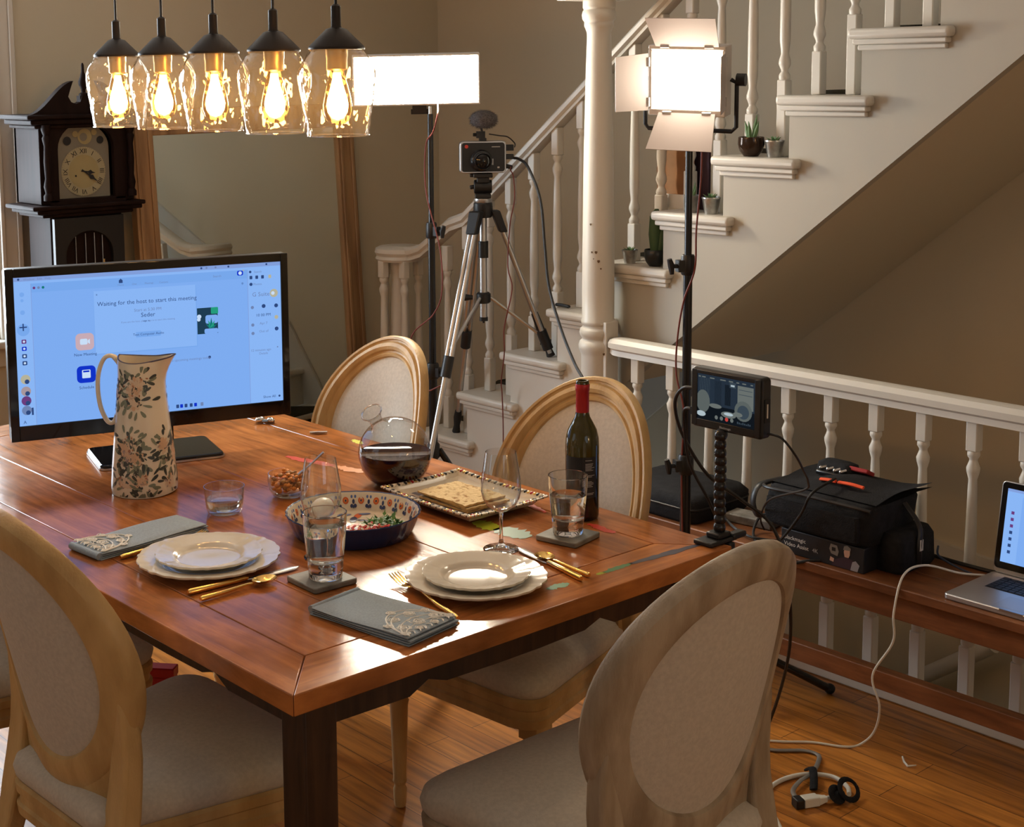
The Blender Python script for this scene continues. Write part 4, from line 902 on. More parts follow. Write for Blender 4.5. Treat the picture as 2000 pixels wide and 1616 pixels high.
for i in range(13):
    t_ = i/12; row = []
    for j in range(9):
        q = j/8; y = .085+.33*t_; x = -.012+.215*q
        z = .186+.010*q+.016*sin(pi*q)*sin(pi*min(1, t_*1.1))+.006*sin(11*t_+4*q)*sin(pi*q)+(.020*max(0, 1-t_*5)**2*q)
        row.append(V((x, y-.035*(max(0, 1-t_*6))*q*q, z)))
    rows.append(row)
lid.loft(rows+[[p-V((0, 0, .012)) for p in r_] for r_ in rows[::-1]], closed=False)
obj('lid', lid, 'black_soft', bg, ang=60)
obj('piping', M().tube(spline([(-.028, .09, .172), (-.037, .15, .176), (-.038, .30, .176), (-.032, .425, .172), (.05, .440, .172), (.20, .436, .172)], 6), .005, 8), 'black', bg)
obj('front_pocket', M().loft([bag_ring(.082, -.046, -.02, .12, .41, .008), bag_ring(.11, -.050, -.02, .115, .415, .009), bag_ring(.150, -.046, -.02, .12, .41, .008)]), 'black_soft', bg, ang=60)
obj('side_pocket', M().loft([bag_ring(.0, .03, .195, .035, .10, .02), bag_ring(.012, .022, .20, .028, .10, .02, .003), bag_ring(.085, .024, .20, .030, .10, .02, .003), bag_ring(.105, .034, .19, .042, .10, .02)]), 'black_soft', bg, ang=60)
obj('pocket_base', M().box(0.201, .212, .12, .42, .0, .068).box(.03, .2, .085, .104, 0, .069), 'black_soft', bg)
obj('carry_strap', M().tube(spline([(.06, .435, .175), (-.01, .458, .165), (-.034, .462, .125), (-.03, .452, .085), (-.015, .440, .08)], 6), .012, 8, flat=.35), 'black', bg)
obj('side_strap', M().tube(spline([(.12, .082, .17), (.11, .030, .12), (.10, .022, .07), (.11, .028, .012)], 6), .009, 8, flat=.35), 'black', bg)
obj('white_tag', M().box(.098, .112, .0185, .0215, .055, .085), 'lamp_white', bg)
gear = [('orange_strap', 'orange_cloth', [(.040, .292, .207), (.042, .270, .209), (.046, .248, .208)], 'short bright orange strap on the open camera bag, near the clips'), ('orange_strap', 'orange_cloth', [(.046, .238, .208), (.046, .200, .210), (.052, .165, .206)], 'longer bright orange strap on the open camera bag, towards its right end')]
for nm, m_, pts, lb in gear:
    obj(nm, M().tube(spline([(2.0+x, .1+y, .46+z) for x, y, z in pts], 6), .0085, 8, flat=.5), m_, None, lb, 'strap', 'orange straps on the bag')
lc = M()
for y in (.345, .322, .300, .280): lc.tube([(.120, y, .213), (.128, y-.012, .218)], .0045, 8).ball((.119, y+.001, .2135), .0055)
lo_ = obj('lens_clips', lc, 'chrome', bg, label='four shiny chrome clips')
obj('clip_base', M().box(.105, .150, .272, .355, .196, .209), 'black_satin', bg, bevel=.004)
obj('red_tag', M(MX.Translation(V((.165, .245, .214))) @ MX.Rotation(R(25), 4, 'Y')).box(-.02, .02, -.03, .03, -.006, .006), 'red_cloth', bg, bevel=.003)
obj('gear_pouch', M().loft([bag_ring(.19, .13, .20, .26, .38, .02), bag_ring(.222, .135, .195, .265, .375, .02), bag_ring(.23, .15, .18, .28, .36, .015)]), 'black_soft', bg, ang=60)
sb = thing('soft_case', 'flat black soft equipment case on the bench end behind the light stand', 'case', (2.095, .935, .4605))
obj('body', M().loft([bag_ring(0, -.13, .13, -.16, .16, .03), bag_ring(.012, -.14, .14, -.17, .17, .04, .003), bag_ring(.06, -.14, .14, -.17, .17, .04, .003), bag_ring(.078, -.125, .125, -.155, .155, .035)]), 'black_soft', sb, ang=60)
obj('zip', M().tube([(x, y, .045) for x, y in rounded(-.142, .142, -.172, .172, .042)], .003, 6), 'black', sb)
ad = thing('power_adapter', 'small grey-black converter box on the bench beside the equipment bag', 'adapter', (2.115, .672, .4605), R(8))
obj('case', M().box(-.035, .035, -.075, .075, 0, .026), 'pot_stone', ad, bevel=.004)
obj('socket_row', M().tube([(-.02, .075, .013), (-.02, .088, .013)], .006, 10).tube([(.01, .075, .013), (.01, .088, .013)], .006, 10), 'brass', ad)
lp = thing('laptop', 'silver laptop with lit screen at the far end of the bench', 'laptop', (1.963, -.028, .4605))
LW, LD = .359, .247
obj('base', M().prism(rounded(0, LD, -LW, 0, .012), 0, .015, 'z'), 'laptop_alu', lp, bevel=.003)
kb = M().use('keys').box(.120, .222, -LW+.045, -.045, .0150, .0154)
for r_ in range(6):
    for c_ in range(14):
        kb.box(.124+.0162*r_, .1375+.0162*r_, -.050-.0183*c_-.0160, -.050-.0183*c_, .0154, .0168)
obj('keyboard', kb, None, lp)
obj('trackpad', M().box(.016, .098, -LW/2-.055, -LW/2+.055, .0150, .0153), 'trackpad', lp)
obj('front_notch', M().box(-.0005, .006, -LW/2-.03, -LW/2+.03, .009, .0155), 'silver', lp)
lt = R(9); T_ = MX.Translation(V((LD-.006, 0, .016))) @ MX.Rotation(lt, 4, 'Y')
obj('lid', M(T_).prism(rounded(-LW, 0, 0, .240, .012), 0, .006, 'x'), 'laptop_alu', lp, bevel=.002)
ls = obj('screen_frame', M(T_).prism(rounded(-LW+.003, -.003, .012, .237, .010), -.0012, 0, 'x'), 'black_gloss', lp)
s2 = M(T_).use('scr_pale').box(-.0018, -.0012, -LW+.018, -.018, .030, .222).use('scr_bar').box(-.0020, -.0018, -LW+.018, -.018, .215, .222).use('scr_card').box(-.0020, -.0018, -LW+.018, -.060, .030, .205)
for k in range(7): s2.use('scr_plum' if k > 3 else 'scr_text').box(-.0022, -.0018, -.042, -.034, .055+.017*k, .063+.017*k)
obj('screen', s2, None, lp)

# ------------------------------------------------------------------ things on the stairs
def pot(label, x, y, z, r, h, m_, flare, plant, grp='small plant pots on the stairs'):
    t = thing('potted_plant', label, 'plant', (x, y, z+.0005), 0, grp)
    if flare < .7: obj('pot', M().lathe([(r*.55, 0), (r*.60, .002), (r*.88, h*.28), (r*1.03, h*.62), (r*1.0, h-.002), (r*.96, h), (r*.92, h-.004), (r*.94, h*.7), (r*.90, h-.012)], 28), m_, t, ang=35)
    else: obj('pot', M().lathe([(r*flare*.96, 0), (r*flare, .003), (r, h-.006), (r*1.05, h-.004), (r*1.05, h), (r*.92, h), (r*.90, h-.012)], 24), m_, t, ang=35)
    obj('soil', M().lathe([(r*.90, h-.013), (r*.5, h-.009), (.0005, h-.008)], 20, cap1=False), 'soil', t)
    p = M(); rg = random.Random(int(x*1000+y*977))
    if plant == 'rosette':
        for k in range(11):
            a = k*2.4; el = .5+.09*k; L_ = r*(1.1-.05*k); b = V((0, 0, h-.008)); d = V((cos(a)*cos(el), sin(a)*cos(el), sin(el)))
            p.tube([b, b+d*L_*.5, b+d*L_], [r*.10, r*.20, r*.03], 6, flat=.4)
    elif plant == 'tall':
        for k in range(4):
            a = k*1.7; b = V((cos(a)*r*.2, sin(a)*r*.2, h-.01)); d = V((cos(a)*.25, sin(a)*.25, 1)).normalized(); L_ = r*(1.5+.5*(k == 0)); p.tube([b, b+d*L_*.5, b+d*L_], [r*.14, r*.17, r*.02], 7)
    elif plant == 'cactus':
        p.tube([(0, 0, h-.01), (0, 0, h+.05), (.004, 0, h+.11), (.006, 0, h+.135)], [.016, .023, .022, .006], 10)
        p.tube([(.006, -.012, h-.01), (.012, -.020, h+.05), (.012, -.022, h+.075)], [.012, .016, .005], 10)
    obj('plant', p, 'cactus' if plant == 'cactus' else 'succulent', t)
SX_ = 2.395
pot('shiny dark bowl-shaped pot with spiky succulent, on the step behind the square light', SX_, .915, RISE*8, .040, .060, 'pot_dark', .62, 'tall')
pot('small silver bucket pot right of the dark bowl on the same step', SX_, .828, RISE*8, .029, .052, 'pot_tin', .72, 'rosette')
pot('rough grey stone pot with pale stalk, just behind the light stand pole', SX_, 1.148, RISE*7, .026, .056, 'pot_stone', .9, 'tall')
pot('silver bucket pot with bright green succulent beside the light stand pole', SX_, 1.068, RISE*7, .029, .054, 'pot_tin', .75, 'rosette')
pot('tiny tin pot with dark succulent next to the white column', SX_, 1.412, RISE*6, .026, .046, 'pot_tin', .74, 'rosette')
pot('black bowl pot with a thick dark cactus near the white column', SX_, 1.300, RISE*6, .036, .056, 'pot_black', .66, 'cactus')
obj('pocket_tool', M().tube(spline([(SX_, 1.765, RISE*5+.008), (SX_, 1.73, RISE*5+.009), (SX_-.004, 1.692, RISE*5+.008)], 5), [.004]+[.008]*9+[.005], 8, flat=.8), 'black', None, 'small black pocket tool lying on a step left of the column', 'tool')
pb = thing('cardboard_sheet', 'tall folded brown cardboard standing on a stair behind the balusters', 'cardboard', (2.50, 1.30, RISE*7), R(-14))
obj('front_sheet', M().prism([(-.10, 0), (.10, 0), (.105, .13), (.098, .14), (.10, .225), (-.10, .222)], -.006, .0, 'x'), 'cardboard', pb)
obj('back_sheet', M().prism([(-.16, 0.001), (-.02, 0.001), (-.02, .215), (-.16, .215)], .012, .02, 'x'), 'plum', pb, label='dark folded side')
obj('white_card', M().prism(rounded(1.245, 1.345, RISE*7+.0005, RISE*7+.046, .004), 2.478, 2.481, 'x'), 'card_white', None, 'small white card propped on the stair in front of brown cardboard', 'card')

# ------------------------------------------------------------------ cables and cords
def cable(name, label, pts, r, m_, n=8, group=None): return obj(name, M().tube(spline(pts, n), r, 8), m_, None, label, 'cable', group)
cable('camera_cable', 'thick black cable arcing from the camera down behind the wine bottle', [(2.30, 1.88, 1.484), (2.28, 1.83, 1.482), (2.26, 1.765, 1.456), (2.24, 1.686, 1.35), (2.22, 1.644, 1.195), (2.2, 1.604, 1.059), (2.17, 1.519, .932), (2.13, 1.415, .83), (2.09, 1.324, .777), (2.05, 1.252, .70), (2.0, 1.18, .5), (1.98, 1.2, .2), (1.9, 1.2, .008)], .0050, 'cable_black')
cable('microphone_cable', 'short thin lead from the microphone to the camera side', [(2.17, 1.869, 1.574), (2.2, 1.849, 1.568), (2.22, 1.826, 1.563), (2.25, 1.823, 1.54), (2.28, 1.855, 1.525)], .0022, 'cable_black')
cable('red_lead', 'thin dark red lead hanging from the camera past the tripod column', [(2.29, 1.885, 1.455), (2.27, 1.865, 1.443), (2.26, 1.84, 1.418), (2.25, 1.825, 1.342), (2.24, 1.838, 1.251), (2.23, 1.839, 1.105), (2.23, 1.818, 1.025), (2.23, 1.859, .882), (2.24, 1.87, .786), (2.30, 1.951, .662), (2.322, 1.97, .607), (2.322, 1.965, .453), (2.31, 1.96, .2), (2.25, 1.9, .006)], .0022, 'cable_red')
cable('panel_power_lead', 'thin dark lead winding down the pole of the long light panel', [(1.986, 1.928, 1.684), (1.943, 1.88, 1.647), (1.954, 1.917, 1.588), (1.97, 1.976, 1.535), (1.97, 1.976, 1.376), (1.97, 1.906, 1.184), (1.959, 1.885, 1.036), (1.954, 1.928, 0.951), (1.933, 2.013, 0.876), (1.922, 2.034, 0.77), (1.943, 1.981, 0.674), (1.965, 1.885, 0.706), (1.943, 1.875, 0.653), (1.97, 1.955, 0.5), (1.97, 2.02, 0.25), (1.85, 2.12, 0.006)], .0026, 'cable_red')
cable('square_light_lead', 'thin dark lead hanging beside the pole of the square light', [(1.80, .625, 1.60), (1.795, .622, 1.50), (1.79, .632, 1.36), (1.79, .636, 1.25), (1.78, .665, 1.16), (1.785, .690, 1.05), (1.785, .692, .95), (1.78, .66, .85), (1.785, .67, .70), (1.78, .66, .45), (1.76, .64, .10), (1.74, .60, .008)], .0026, 'cable_red')
cable('monitor_cable', 'black cable looping left of the field monitor and down past the light stand', [(1.178, .128, 1.090), (1.178, .165, 1.085), (1.20, .205, 1.04), (1.24, .215, .96), (1.30, .19, .86), (1.36, .14, .80), (1.40, .08, .74), (1.42, .05, .62), (1.50, .10, .40), (1.62, .25, .12), (1.66, .35, .006)], .0040, 'cable_black')
cable('monitor_cable', 'second black cable leaving the lower left side of the field monitor', [(1.178, .128, 1.040), (1.18, .158, 1.04), (1.20, .178, 1.0), (1.23, .185, .90), (1.28, .165, .80), (1.34, .18, .70), (1.38, .22, .52), (1.45, .26, .25), (1.52, .30, .006)], .0035, 'cable_black')
cable('monitor_power_lead', 'thin black lead curling from the field monitor corner down to the bench', [(1.175, -.068, 1.025), (1.18, -.10, 1.02), (1.20, -.12, .985), (1.28, -.085, .93), (1.42, .0, .86), (1.62, .15, .77), (1.85, .42, .64), (2.02, .575, .52), (2.07, .60, .468)], .0026, 'cable_black')
cable('bench_cable', 'black cable coiled on the bench beside the converter box', [(2.11, .765, .474), (2.06, .74, .48), (2.0, .64, .472), (1.99, .56, .468), (2.06, .50, .468), (2.09, .56, .52), (2.08, .62, .50), (2.02, .60, .466), (1.950, .52, .467), (1.936, .45, .50), (1.932, .38, .59), (1.940, .35, .655), (2.04, .345, .678)], .0040, 'cable_black')
cable('laptop_power_cord', 'off-white laptop charging cord hanging from the bench to the floor', [(2.178, -.022, .468), (2.14, .03, .470), (2.05, .075, .500), (1.965, .085, .49), (1.925, .085, .40), (1.93, .088, .32), (1.915, .135, .22), (1.92, .115, .14), (1.955, .15, .05), (1.945, .185, .004), (1.90, .205, .004), (1.86, .275, .004), (1.80, .335, .004), (1.74, .41, .004)], .0030, 'cable_white', 10)
cable('laptop_data_cable', 'dark blue cable ending in a plug at the back of the laptop', [(2.165, .005, .467), (2.175, .06, .472), (2.185, .115, .485), (2.215, .135, .50)], .0030, 'cable_blue')
cable('bench_edge_cable', 'black cable sagging under the front edge of the bench by the near-end chair', [(1.99, .32, .466), (1.955, .36, .462), (1.93, .42, .44), (1.90, .50, .40), (1.88, .60, .33), (1.86, .72, .22)], .0045, 'cable_black')
cable('long_bench_cable', 'black cable lying along the bench from the bag to behind the laptop', [(2.225, .16, .467), (2.222, .07, .466), (2.222, 0, .466), (2.228, -.12, .466), (2.228, -.4, .466)], .0055, 'cable_black')
pw = thing('extension_cord', 'white extension cord looped on the floor with its plug', 'cord')
obj('cord', M().tube(spline([(1.30, -.10, .006), (1.40, .03, .006), (1.475, .12, .006), (1.545, .185, .006), (1.62, .20, .006), (1.69, .175, .008), (1.725, .12, .010), (1.705, .065, .012), (1.668, .035, .016)], 8), .0058, 10), 'cable_white', pw)
obj('cord', M().tube(spline([(1.655, .045, .016), (1.635, .056, .013), (1.612, .066, .012)], 6), .0055, 10), 'cable_white', pw)
T_ = MX.Translation(V((1.583, .079, .012))) @ MX.Rotation(math.atan2(-.035, .075), 4, 'Z')
obj('plug', M(T_).box(-.030, .012, -.014, .014, -.0105, .0125).loft([[V((x, a*w_, b*w_)) for a, b in ((1, .8), (-1, .8), (-1, -.8), (1, -.8))] for x, w_ in ((.012, .0125), (.030, .0085), (.036, .0085))]), 'cable_white', pw, bevel=.0025)
gc = thing('grey_power_cord', 'flat grey power cord joined to the white plug on the floor', 'cord')
obj('cord', M().tube(spline([(1.70, .40, .005), (1.745, .315, .005), (1.80, .262, .005), (1.808, .222, .005), (1.765, .192, .008), (1.70, .165, .012), (1.64, .158, .013), (1.585, .140, .012), (1.558, .105, .012)], 8), .0062, 10, flat=.55), 'cable_grey', gc)
obj('connector', M(T_).box(-.052, -.030, -.015, .015, -.0105, .0130), 'black', gc, bevel=.003)
obj('tie_strap', M().tube(spline([(1.705, .185, .012), (1.70, .165, .024), (1.672, .140, .020), (1.640, .118, .006)], 6), .010, 8, flat=.4), 'black_soft', gc)
vc = M()
ringp = lambda c, r, n=20, tl=.3: [(c[0]+r*cos(2*pi*k/n), c[1]+r*sin(2*pi*k/n)*cos(tl)*.6, c[2]+r*sin(2*pi*k/n)*.62) for k in range(n+1)]
obj('cable_tie', vc.tube(ringp((1.672, .038, .026), .030), .007, 8, flat=.35).tube(ringp((1.64, .05, .020), .020), .008, 8, flat=.4).ball((1.642, .052, .014), (.018, .014, .013)), 'black_soft', None, 'black hook-and-loop cable tie holding the white cord', 'cable tie')
obj('floor_scrap', M().tube([(1.965, .072, .004), (1.945, .055, .003), (1.93, .035, .003), (1.945, .020, .006)], [.0022, .003, .003, .0015], 6), 'cable_white', None, 'small white scrap lying on the oak floor', 'scrap')
rb = thing('red_box', 'narrow red box standing on the floor under the table', 'box', (.455, 1.285, 0), R(40))
obj('carton', M().box(-.018, .018, -.06, .06, 0, .27), 'red_paint', rb, bevel=.003)
obj('lid', M().box(-.020, .020, -.062, .062, .27, .295), 'red_paint', rb, bevel=.003)

# ------------------------------------------------------------------ tableware
TZ_ = TZ+.0006
def scallop(k, amp): return lambda a, r, z: 1+amp*(abs(cos(a*k/2))**.6*.9-.45) if r > .07 else 1
def lobe(f):
    f = f % 1; return -.055+.060*sin(pi*f)**.8+.050*math.exp(-(min(f, 1-f)/.07)**2)-.022*math.exp(-((f-.5)/.10)**2)
def plate(name, label, x, y, z, R_, h, grp, lobes, rz):
    t = obj(name, M().lathe([(.001, .004), (R_*.50, .004), (R_*.56, .0050), (R_*.60, h*.35), (R_*.64, h*.58), (R_*.72, h*.70), (R_*.93, h*.93), (R_*.985, h*.99), (R_, h), (R_*1.004, h-.003), (R_*.985, h-.0055), (R_*.93, h*.93-.0055), (R_*.70, h*.60-.004), (R_*.60, .0025), (R_*.56, 0), (R_*.52, 0), (R_*.50, .0012), (.001, .0012)], 240,
            rf=lambda a, r, z: 1+(max(0, r/R_-.55)/.45)**2.2*lobe(a*lobes/(2*pi)) if r > R_*.6 else 1), 'porcelain', None, label, 'plate', grp, loc=(x, y, z), rot=(0, 0, rz), ang=60)
    return t
plate('dinner_plate', 'scalloped cream dinner plate at the place with gold spoon and knife', .247, .655, TZ_, .150, .022, 'scalloped dinner plates', 8, .1)
plate('salad_plate', 'smaller scalloped cream plate stacked on the dinner plate by the gold spoon', .247, .655, TZ_+.0095, .112, .020, 'scalloped salad plates', 8, .2)
plate('dinner_plate', 'scalloped cream dinner plate at the near table end beside the gold fork', .580, .190, TZ_, .143, .022, 'scalloped dinner plates', 8, .35)
plate('salad_plate', 'smaller scalloped cream plate on top of the near-end dinner plate', .580, .190, TZ_+.0095, .109, .020, 'scalloped salad plates', 8, .5)

# pitcher with painted flowers
JX, JY = .425, 1.238; JH = .333
jg = thing('pitcher', 'tall cream ceramic pitcher painted with flowers, in front of the monitor', 'pitcher', (JX, JY, TZ_), R(-49))
def jr(z):
    pts = [(0, .0795), (.012, .0815), (.03, .081), (.12, .0725), (.22, .0625), (.29, .0565), (.333, .0555)]
    for (z0, r0_), (z1, r1_) in zip(pts, pts[1:]):
        if z <= z1: return r0_+(r1_-r0_)*(z-z0)/(z1-z0)
    return pts[-1][1]
def jpt(a, z, off=0):
    r = jr(min(z, JH))+off; sp = max(0, (z-.25)/.083)**2
    k = max(0, cos(a))**5*sp*.034; zz = z+(max(0, cos(a))**4*.004-.010*math.exp(-((a-pi/2) % pi-pi/2)**2*0)*0-.012*sp*abs(sin(a))+ .006*sp)
    return V(((r+k)*cos(a), (r+k)*sin(a), zz))
N = 64; zs = [0, .012, .03, .07, .12, .17, .22, .25, .27, .29, .305, .32, .333]
rings = [[jpt(2*pi*i/N, z) for i in range(N)] for z in zs]
inn = [[jpt(2*pi*i/N, z, -.004) for i in range(N)] for z in zs[::-1][:-1]]+[[V((.07*cos(2*pi*i/N), .07*sin(2*pi*i/N), .014)) for i in range(N)]]
jb = M().use('jug_glaze').loft(rings+inn)
rg = random.Random(11)
def on_jug(pts, m_, lift):
    """painted patch: pts are (arc, height) on the outer wall"""
    jb.use(m_); jb.add([jpt(R(-70)+(s-ac)/jr(z), min(.325, max(.003, z)), .0004+lift) for s, z in pts], [tuple(range(len(pts)))])
lay = [0]
def petalp(s, z, ang, L_, w_, m_):
    lay[0] += 1; c, q = cos(ang), sin(ang); n = 10; out = []
    for k in range(n):
        t = k/n*2*pi; u, v = L_*(.5+.5*cos(t)), w_*sin(t)*(.6+.4*cos(t)*.5); out.append((s+u*c-v*q, z+u*q+v*c))
    on_jug(out, m_, (lay[0] % 40)*.000012)
def flower(s, z, r, c1, c2):
    for k in range(9): petalp(s, z, k*.7+rg.uniform(-.2, .2), r*rg.uniform(.8, 1.1), r*.40, c1 if k % 2 else c2)
    for k in range(6): petalp(s, z, k*1.05, r*.5, r*.2, c2)
def sprig(s, z, n, r, spread=6.3, a0=0):
    for k in range(n):
        a = a0+spread*k/n+rg.uniform(-.2, .2); d = r*rg.uniform(.3, .8); petalp(s+d*cos(a), z+d*sin(a), a+rg.uniform(-.5, .5), r*rg.uniform(.35, .6), r*rg.uniform(.12, .19), rg.choice(['jug_leaf_dark', 'jug_leaf_sage', 'jug_leaf_sage', 'jug_leaf_dark']))
def bouquet(s, z, w_, n, dens=1.0, dark=1):
    for k in range(n): sprig(s+rg.uniform(-w_, w_), z+rg.uniform(-.6, .6)*w_, int(7*dens), .042)
    for k in range(int(n*.8)): flower(s+rg.uniform(-.6, .6)*w_, z+rg.uniform(-.5, .5)*w_, rg.uniform(.014, .021), rg.choice(['jug_petal', 'jug_petal_pale', 'jug_petal_mauve']), rg.choice(['jug_petal_pale', 'jug_petal']))
    for k in range(n*4): petalp(s+rg.uniform(-1.3, 1.3)*w_, z+rg.uniform(-1, 1.3)*w_, rg.uniform(0, 6.3), rg.uniform(.005, .009), .0028, rg.choice(['jug_berry', 'jug_leaf_dark', 'jug_petal_mauve']))
# arcs are measured from the side that faces the room's near end
ac = 0.0
bouquet(ac-.030, .262, .022, 4); bouquet(ac-.004, .278, .014, 3, .8); bouquet(ac-.018, .236, .012, 2); bouquet(ac-.040, .130, .018, 3); bouquet(ac-.052, .095, .020, 3); bouquet(ac-.012, .100, .018, 3); bouquet(ac-.045, .045, .022, 4); bouquet(ac-.008, .038, .018, 3); bouquet(ac+.058, .122, .014, 3); bouquet(ac+.066, .085, .010, 1); bouquet(ac+.066, .032, .010, 2)
for s in (.1, .19, .26): bouquet(ac+s, .10+.6*(s-.1), .026, 3); bouquet(ac+s+.03, .25, .02, 2)
obj('body', jb, None, jg, ang=50)
obj('painted_rim', M().tube([jpt(2*pi*i/N, .333, -.002) for i in range(N+1)], .0022, 6), 'jug_rim', jg)
hp = spline([(-.052, 0, .315), (-.070, 0, .335), (-.092, 0, .330), (-.108, 0, .295), (-.112, 0, .250), (-.106, 0, .205), (-.090, 0, .172), (-.074, 0, .170), (-.064, 0, .190)], 8)
obj('handle', M().tube(hp, [.0085]*8+[.0070]*(len(hp)-16)+[.0080]*8, 12, flat=.8), 'jug_glaze', jg)

# blue baking dish with the ritual foods
DX, DY, DR = .602, .622, .150
flu = lambda a, r, z: 1+(.012*abs(sin(a*16)) if r > DR*.8 else 0)
dish = thing('baking_dish', 'round blue fluted dish with flowered inside, holding egg and greens', 'dish', (DX, DY, TZ_))
obj('outside', M().lathe([(DR*.84, 0), (DR*.86, .002), (DR*.93, .026), (DR*.985, .047), (DR, .050), (DR*.99, .052), (DR*.965, .050)], 160, rf=flu, cap1=False), 'blue_glaze', dish, ang=50)
di = M().use('dish_cream').lathe([(DR*.965, .0505), (DR*.94, .045), (DR*.87, .012), (DR*.83, .006), (.001, .006)], 160, rf=flu, cap0=False, cap1=False)
def wallp(a, t, off=.0015): r = DR*(.875+.085*t)*(1+.012*abs(sin(a*16)))-off; return V((r*cos(a), r*sin(a), .013+.036*t))
def wdisc(c, a0_, t0, ra, rt_, off):
    di.use(c).add([wallp(a0_+ra*cos(k*pi/7), t0+rt_*sin(k*pi/7), off) for k in range(14)], [tuple(range(13, -1, -1))])
for k in range(24):
    a0_ = 2*pi*k/24
    wdisc('dish_orange', a0_, .55, .052, .22, .0016); wdisc('smear_orange', a0_, .55, .030, .13, .0020); wdisc('dish_navy', a0_, .55, .014, .07, .0024)
    for da, t_, ra, rt_ in ((.10, .22, .028, .12), (.13, .48, .022, .15), (.16, .22, .028, .12), (.10, .78, .018, .10), (.16, .78, .018, .10), (.13, .16, .012, .10)): wdisc('dish_navy' if t_ < .6 else 'dish_blue', a0_+da, t_, ra, rt_, .0018)
rg = random.Random(5)
for k in range(46):
    a, r = rg.uniform(0, 2*pi), DR*.78*rg.random()**.5; L_ = rg.uniform(.008, .022); c = rg.choice(['dish_blue', 'dish_navy', 'dish_blue', 'dish_orange']) ; b = rg.uniform(0, 6.3)
    di.use(c).add([(r*cos(a)+L_*cos(q*pi/5)*cos(b)-L_*.4*sin(q*pi/5)*sin(b), r*sin(a)+L_*cos(q*pi/5)*sin(b)+L_*.4*sin(q*pi/5)*cos(b), .0064+.00003*k) for q in range(10)], [tuple(range(10))])
obj('inside', di, None, dish, ang=50)
eg = M(MX.Translation(V((DX-.015, DY+.095, TZ_+.038))) @ MX.Rotation(R(20), 4, 'Z') @ MX.Rotation(R(90), 4, 'Y')); eg.lathe([(.0005, -.034), (.012, -.031), (.020, -.020), (.0235, -.005), (.0225, .008), (.018, .020), (.010, .0285), (.0005, .031)], 28)
obj('boiled_egg', eg, 'egg', None, 'white boiled egg propped in the blue dish behind the wine glass', 'egg', ang=80)
gr_ = M(); rg = random.Random(8)
for k in range(190):
    a, r = rg.uniform(0, 6.3), .036*rg.random()**.5; b = V((DX+.052+r*cos(a)*1.2, DY-.045+r*sin(a)*1.2, TZ_+.010+.030*rg.random()*(1-r/.05))); q = rg.uniform(0, 6.3); el = rg.uniform(-.2, 1.0)
    d = V((cos(q)*cos(el), sin(q)*cos(el), sin(el))); s_ = d.cross(V((0, 0, 1))).normalized(); L_ = rg.uniform(.012, .024)
    gr_.use('parsley' if k % 3 else 'parsley_light').add([b, b+d*L_*.4+s_*L_*.28, b+d*L_*.55+s_*L_*.10, b+d*L_, b+d*L_*.55-s_*L_*.10, b+d*L_*.4-s_*L_*.28], [(0, 1, 2, 3, 4, 5)])
obj('chopped_parsley', gr_, None, None, 'heap of dark green herb leaves in the blue dish', 'herbs', kind='stuff')
bt = M(); 
for k in range(170):
    a, r = rg.uniform(0, 6.3), .052*rg.random()**.5; b = V((DX-.010+r*cos(a)*.62-r*sin(a)*.75, DY-.055-r*cos(a)*.75-r*sin(a)*.3-.012, TZ_+.010+.016*rg.random())); q = rg.uniform(0, 6.3); L_ = rg.uniform(.008, .016)
    if (b.x-DX)**2+(b.y-DY)**2 > (DR*.80)**2: continue
    bt.use(rg.choice(['beet', 'beet_pale', 'beet', 'dish_cream'])).tube([b, b+V((cos(q), sin(q), .25))*L_*.5, b+V((cos(q), sin(q), .05))*L_], [.0022, .003, .0015], 5)
obj('shredded_relish', bt, None, None, 'pink and red shredded relish at the front of the blue dish', 'relish', kind='stuff')

# glasses
def wine_glass(label, x, y):
    t = thing('wine_glass', label, 'glass', (x, y, TZ_), 0, 'clear wine glasses')
    obj('bowl', M().lathe([(.0045, .083), (.016, .086), (.031, .097), (.040, .113), (.0435, .130), (.0425, .155), (.0385, .180), (.0345, .205), (.0330, .214), (.0324, .214), (.0378, .180), (.0418, .155), (.0427, .130), (.039, .1135), (.030, .0985), (.0155, .088), (.001, .0865)], 44, cap0=False), 'glass', t, ang=80)
    obj('stem', M().lathe([(.038, 0), (.0385, .0012), (.036, .0022), (.018, .0042), (.007, .010), (.0042, .022), (.0036, .045), (.0040, .072), (.0055, .082), (.010, .0846)], 36), 'solid_glass', t, ang=70)
wine_glass('tall clear wine glass standing alone left of the water tumbler and bottle', .768, .318)
wine_glass('clear wine glass behind the tumbler in front of the blue dish', .450, .533)
def tumbler(label, x, y, s_, wl):
    t = thing('tumbler', label, 'glass', (x, y, TZ_+.0115), 0, 'water tumblers')
    ro = lambda z: s_*(.0345+.0105*min(1, max(0, (z/s_-.012)/.11)))
    H = .135*s_
    pr = [(.001, .0), (s_*.031, 0), (s_*.034, .003), (ro(.012), .012), (ro(.034*s_), .034*s_), (ro(.06), .06), (ro(.1), .1), (ro(H), H), (ro(H)-.0012, H+.0008), (ro(H)-.0024, H), (ro(.1)-.0024, .1), (ro(.06)-.0028, .06), (ro(.034*s_)-.0040, .038*s_), (s_*.022, .034*s_), (.001, .033*s_)]
    obj('glass_wall', M().lathe(pr, 44, cap0=False, cap1=False), 'solid_glass', t, ang=50)
    zz = [.0335*s_, .0345*s_, .0385*s_, .06, wl-.001, wl]
    obj('water', M().lathe([(.0005, .0332*s_), (s_*.0222, .0338*s_), (ro(.034*s_)-.0038, .0382*s_), (ro(.06)-.0026, .06), (ro(wl)-.0022, wl), (ro(wl)-.005, wl-.0008), (.0005, wl-.0008)], 44, cap0=False, cap1=False), 'water', t, ang=50)
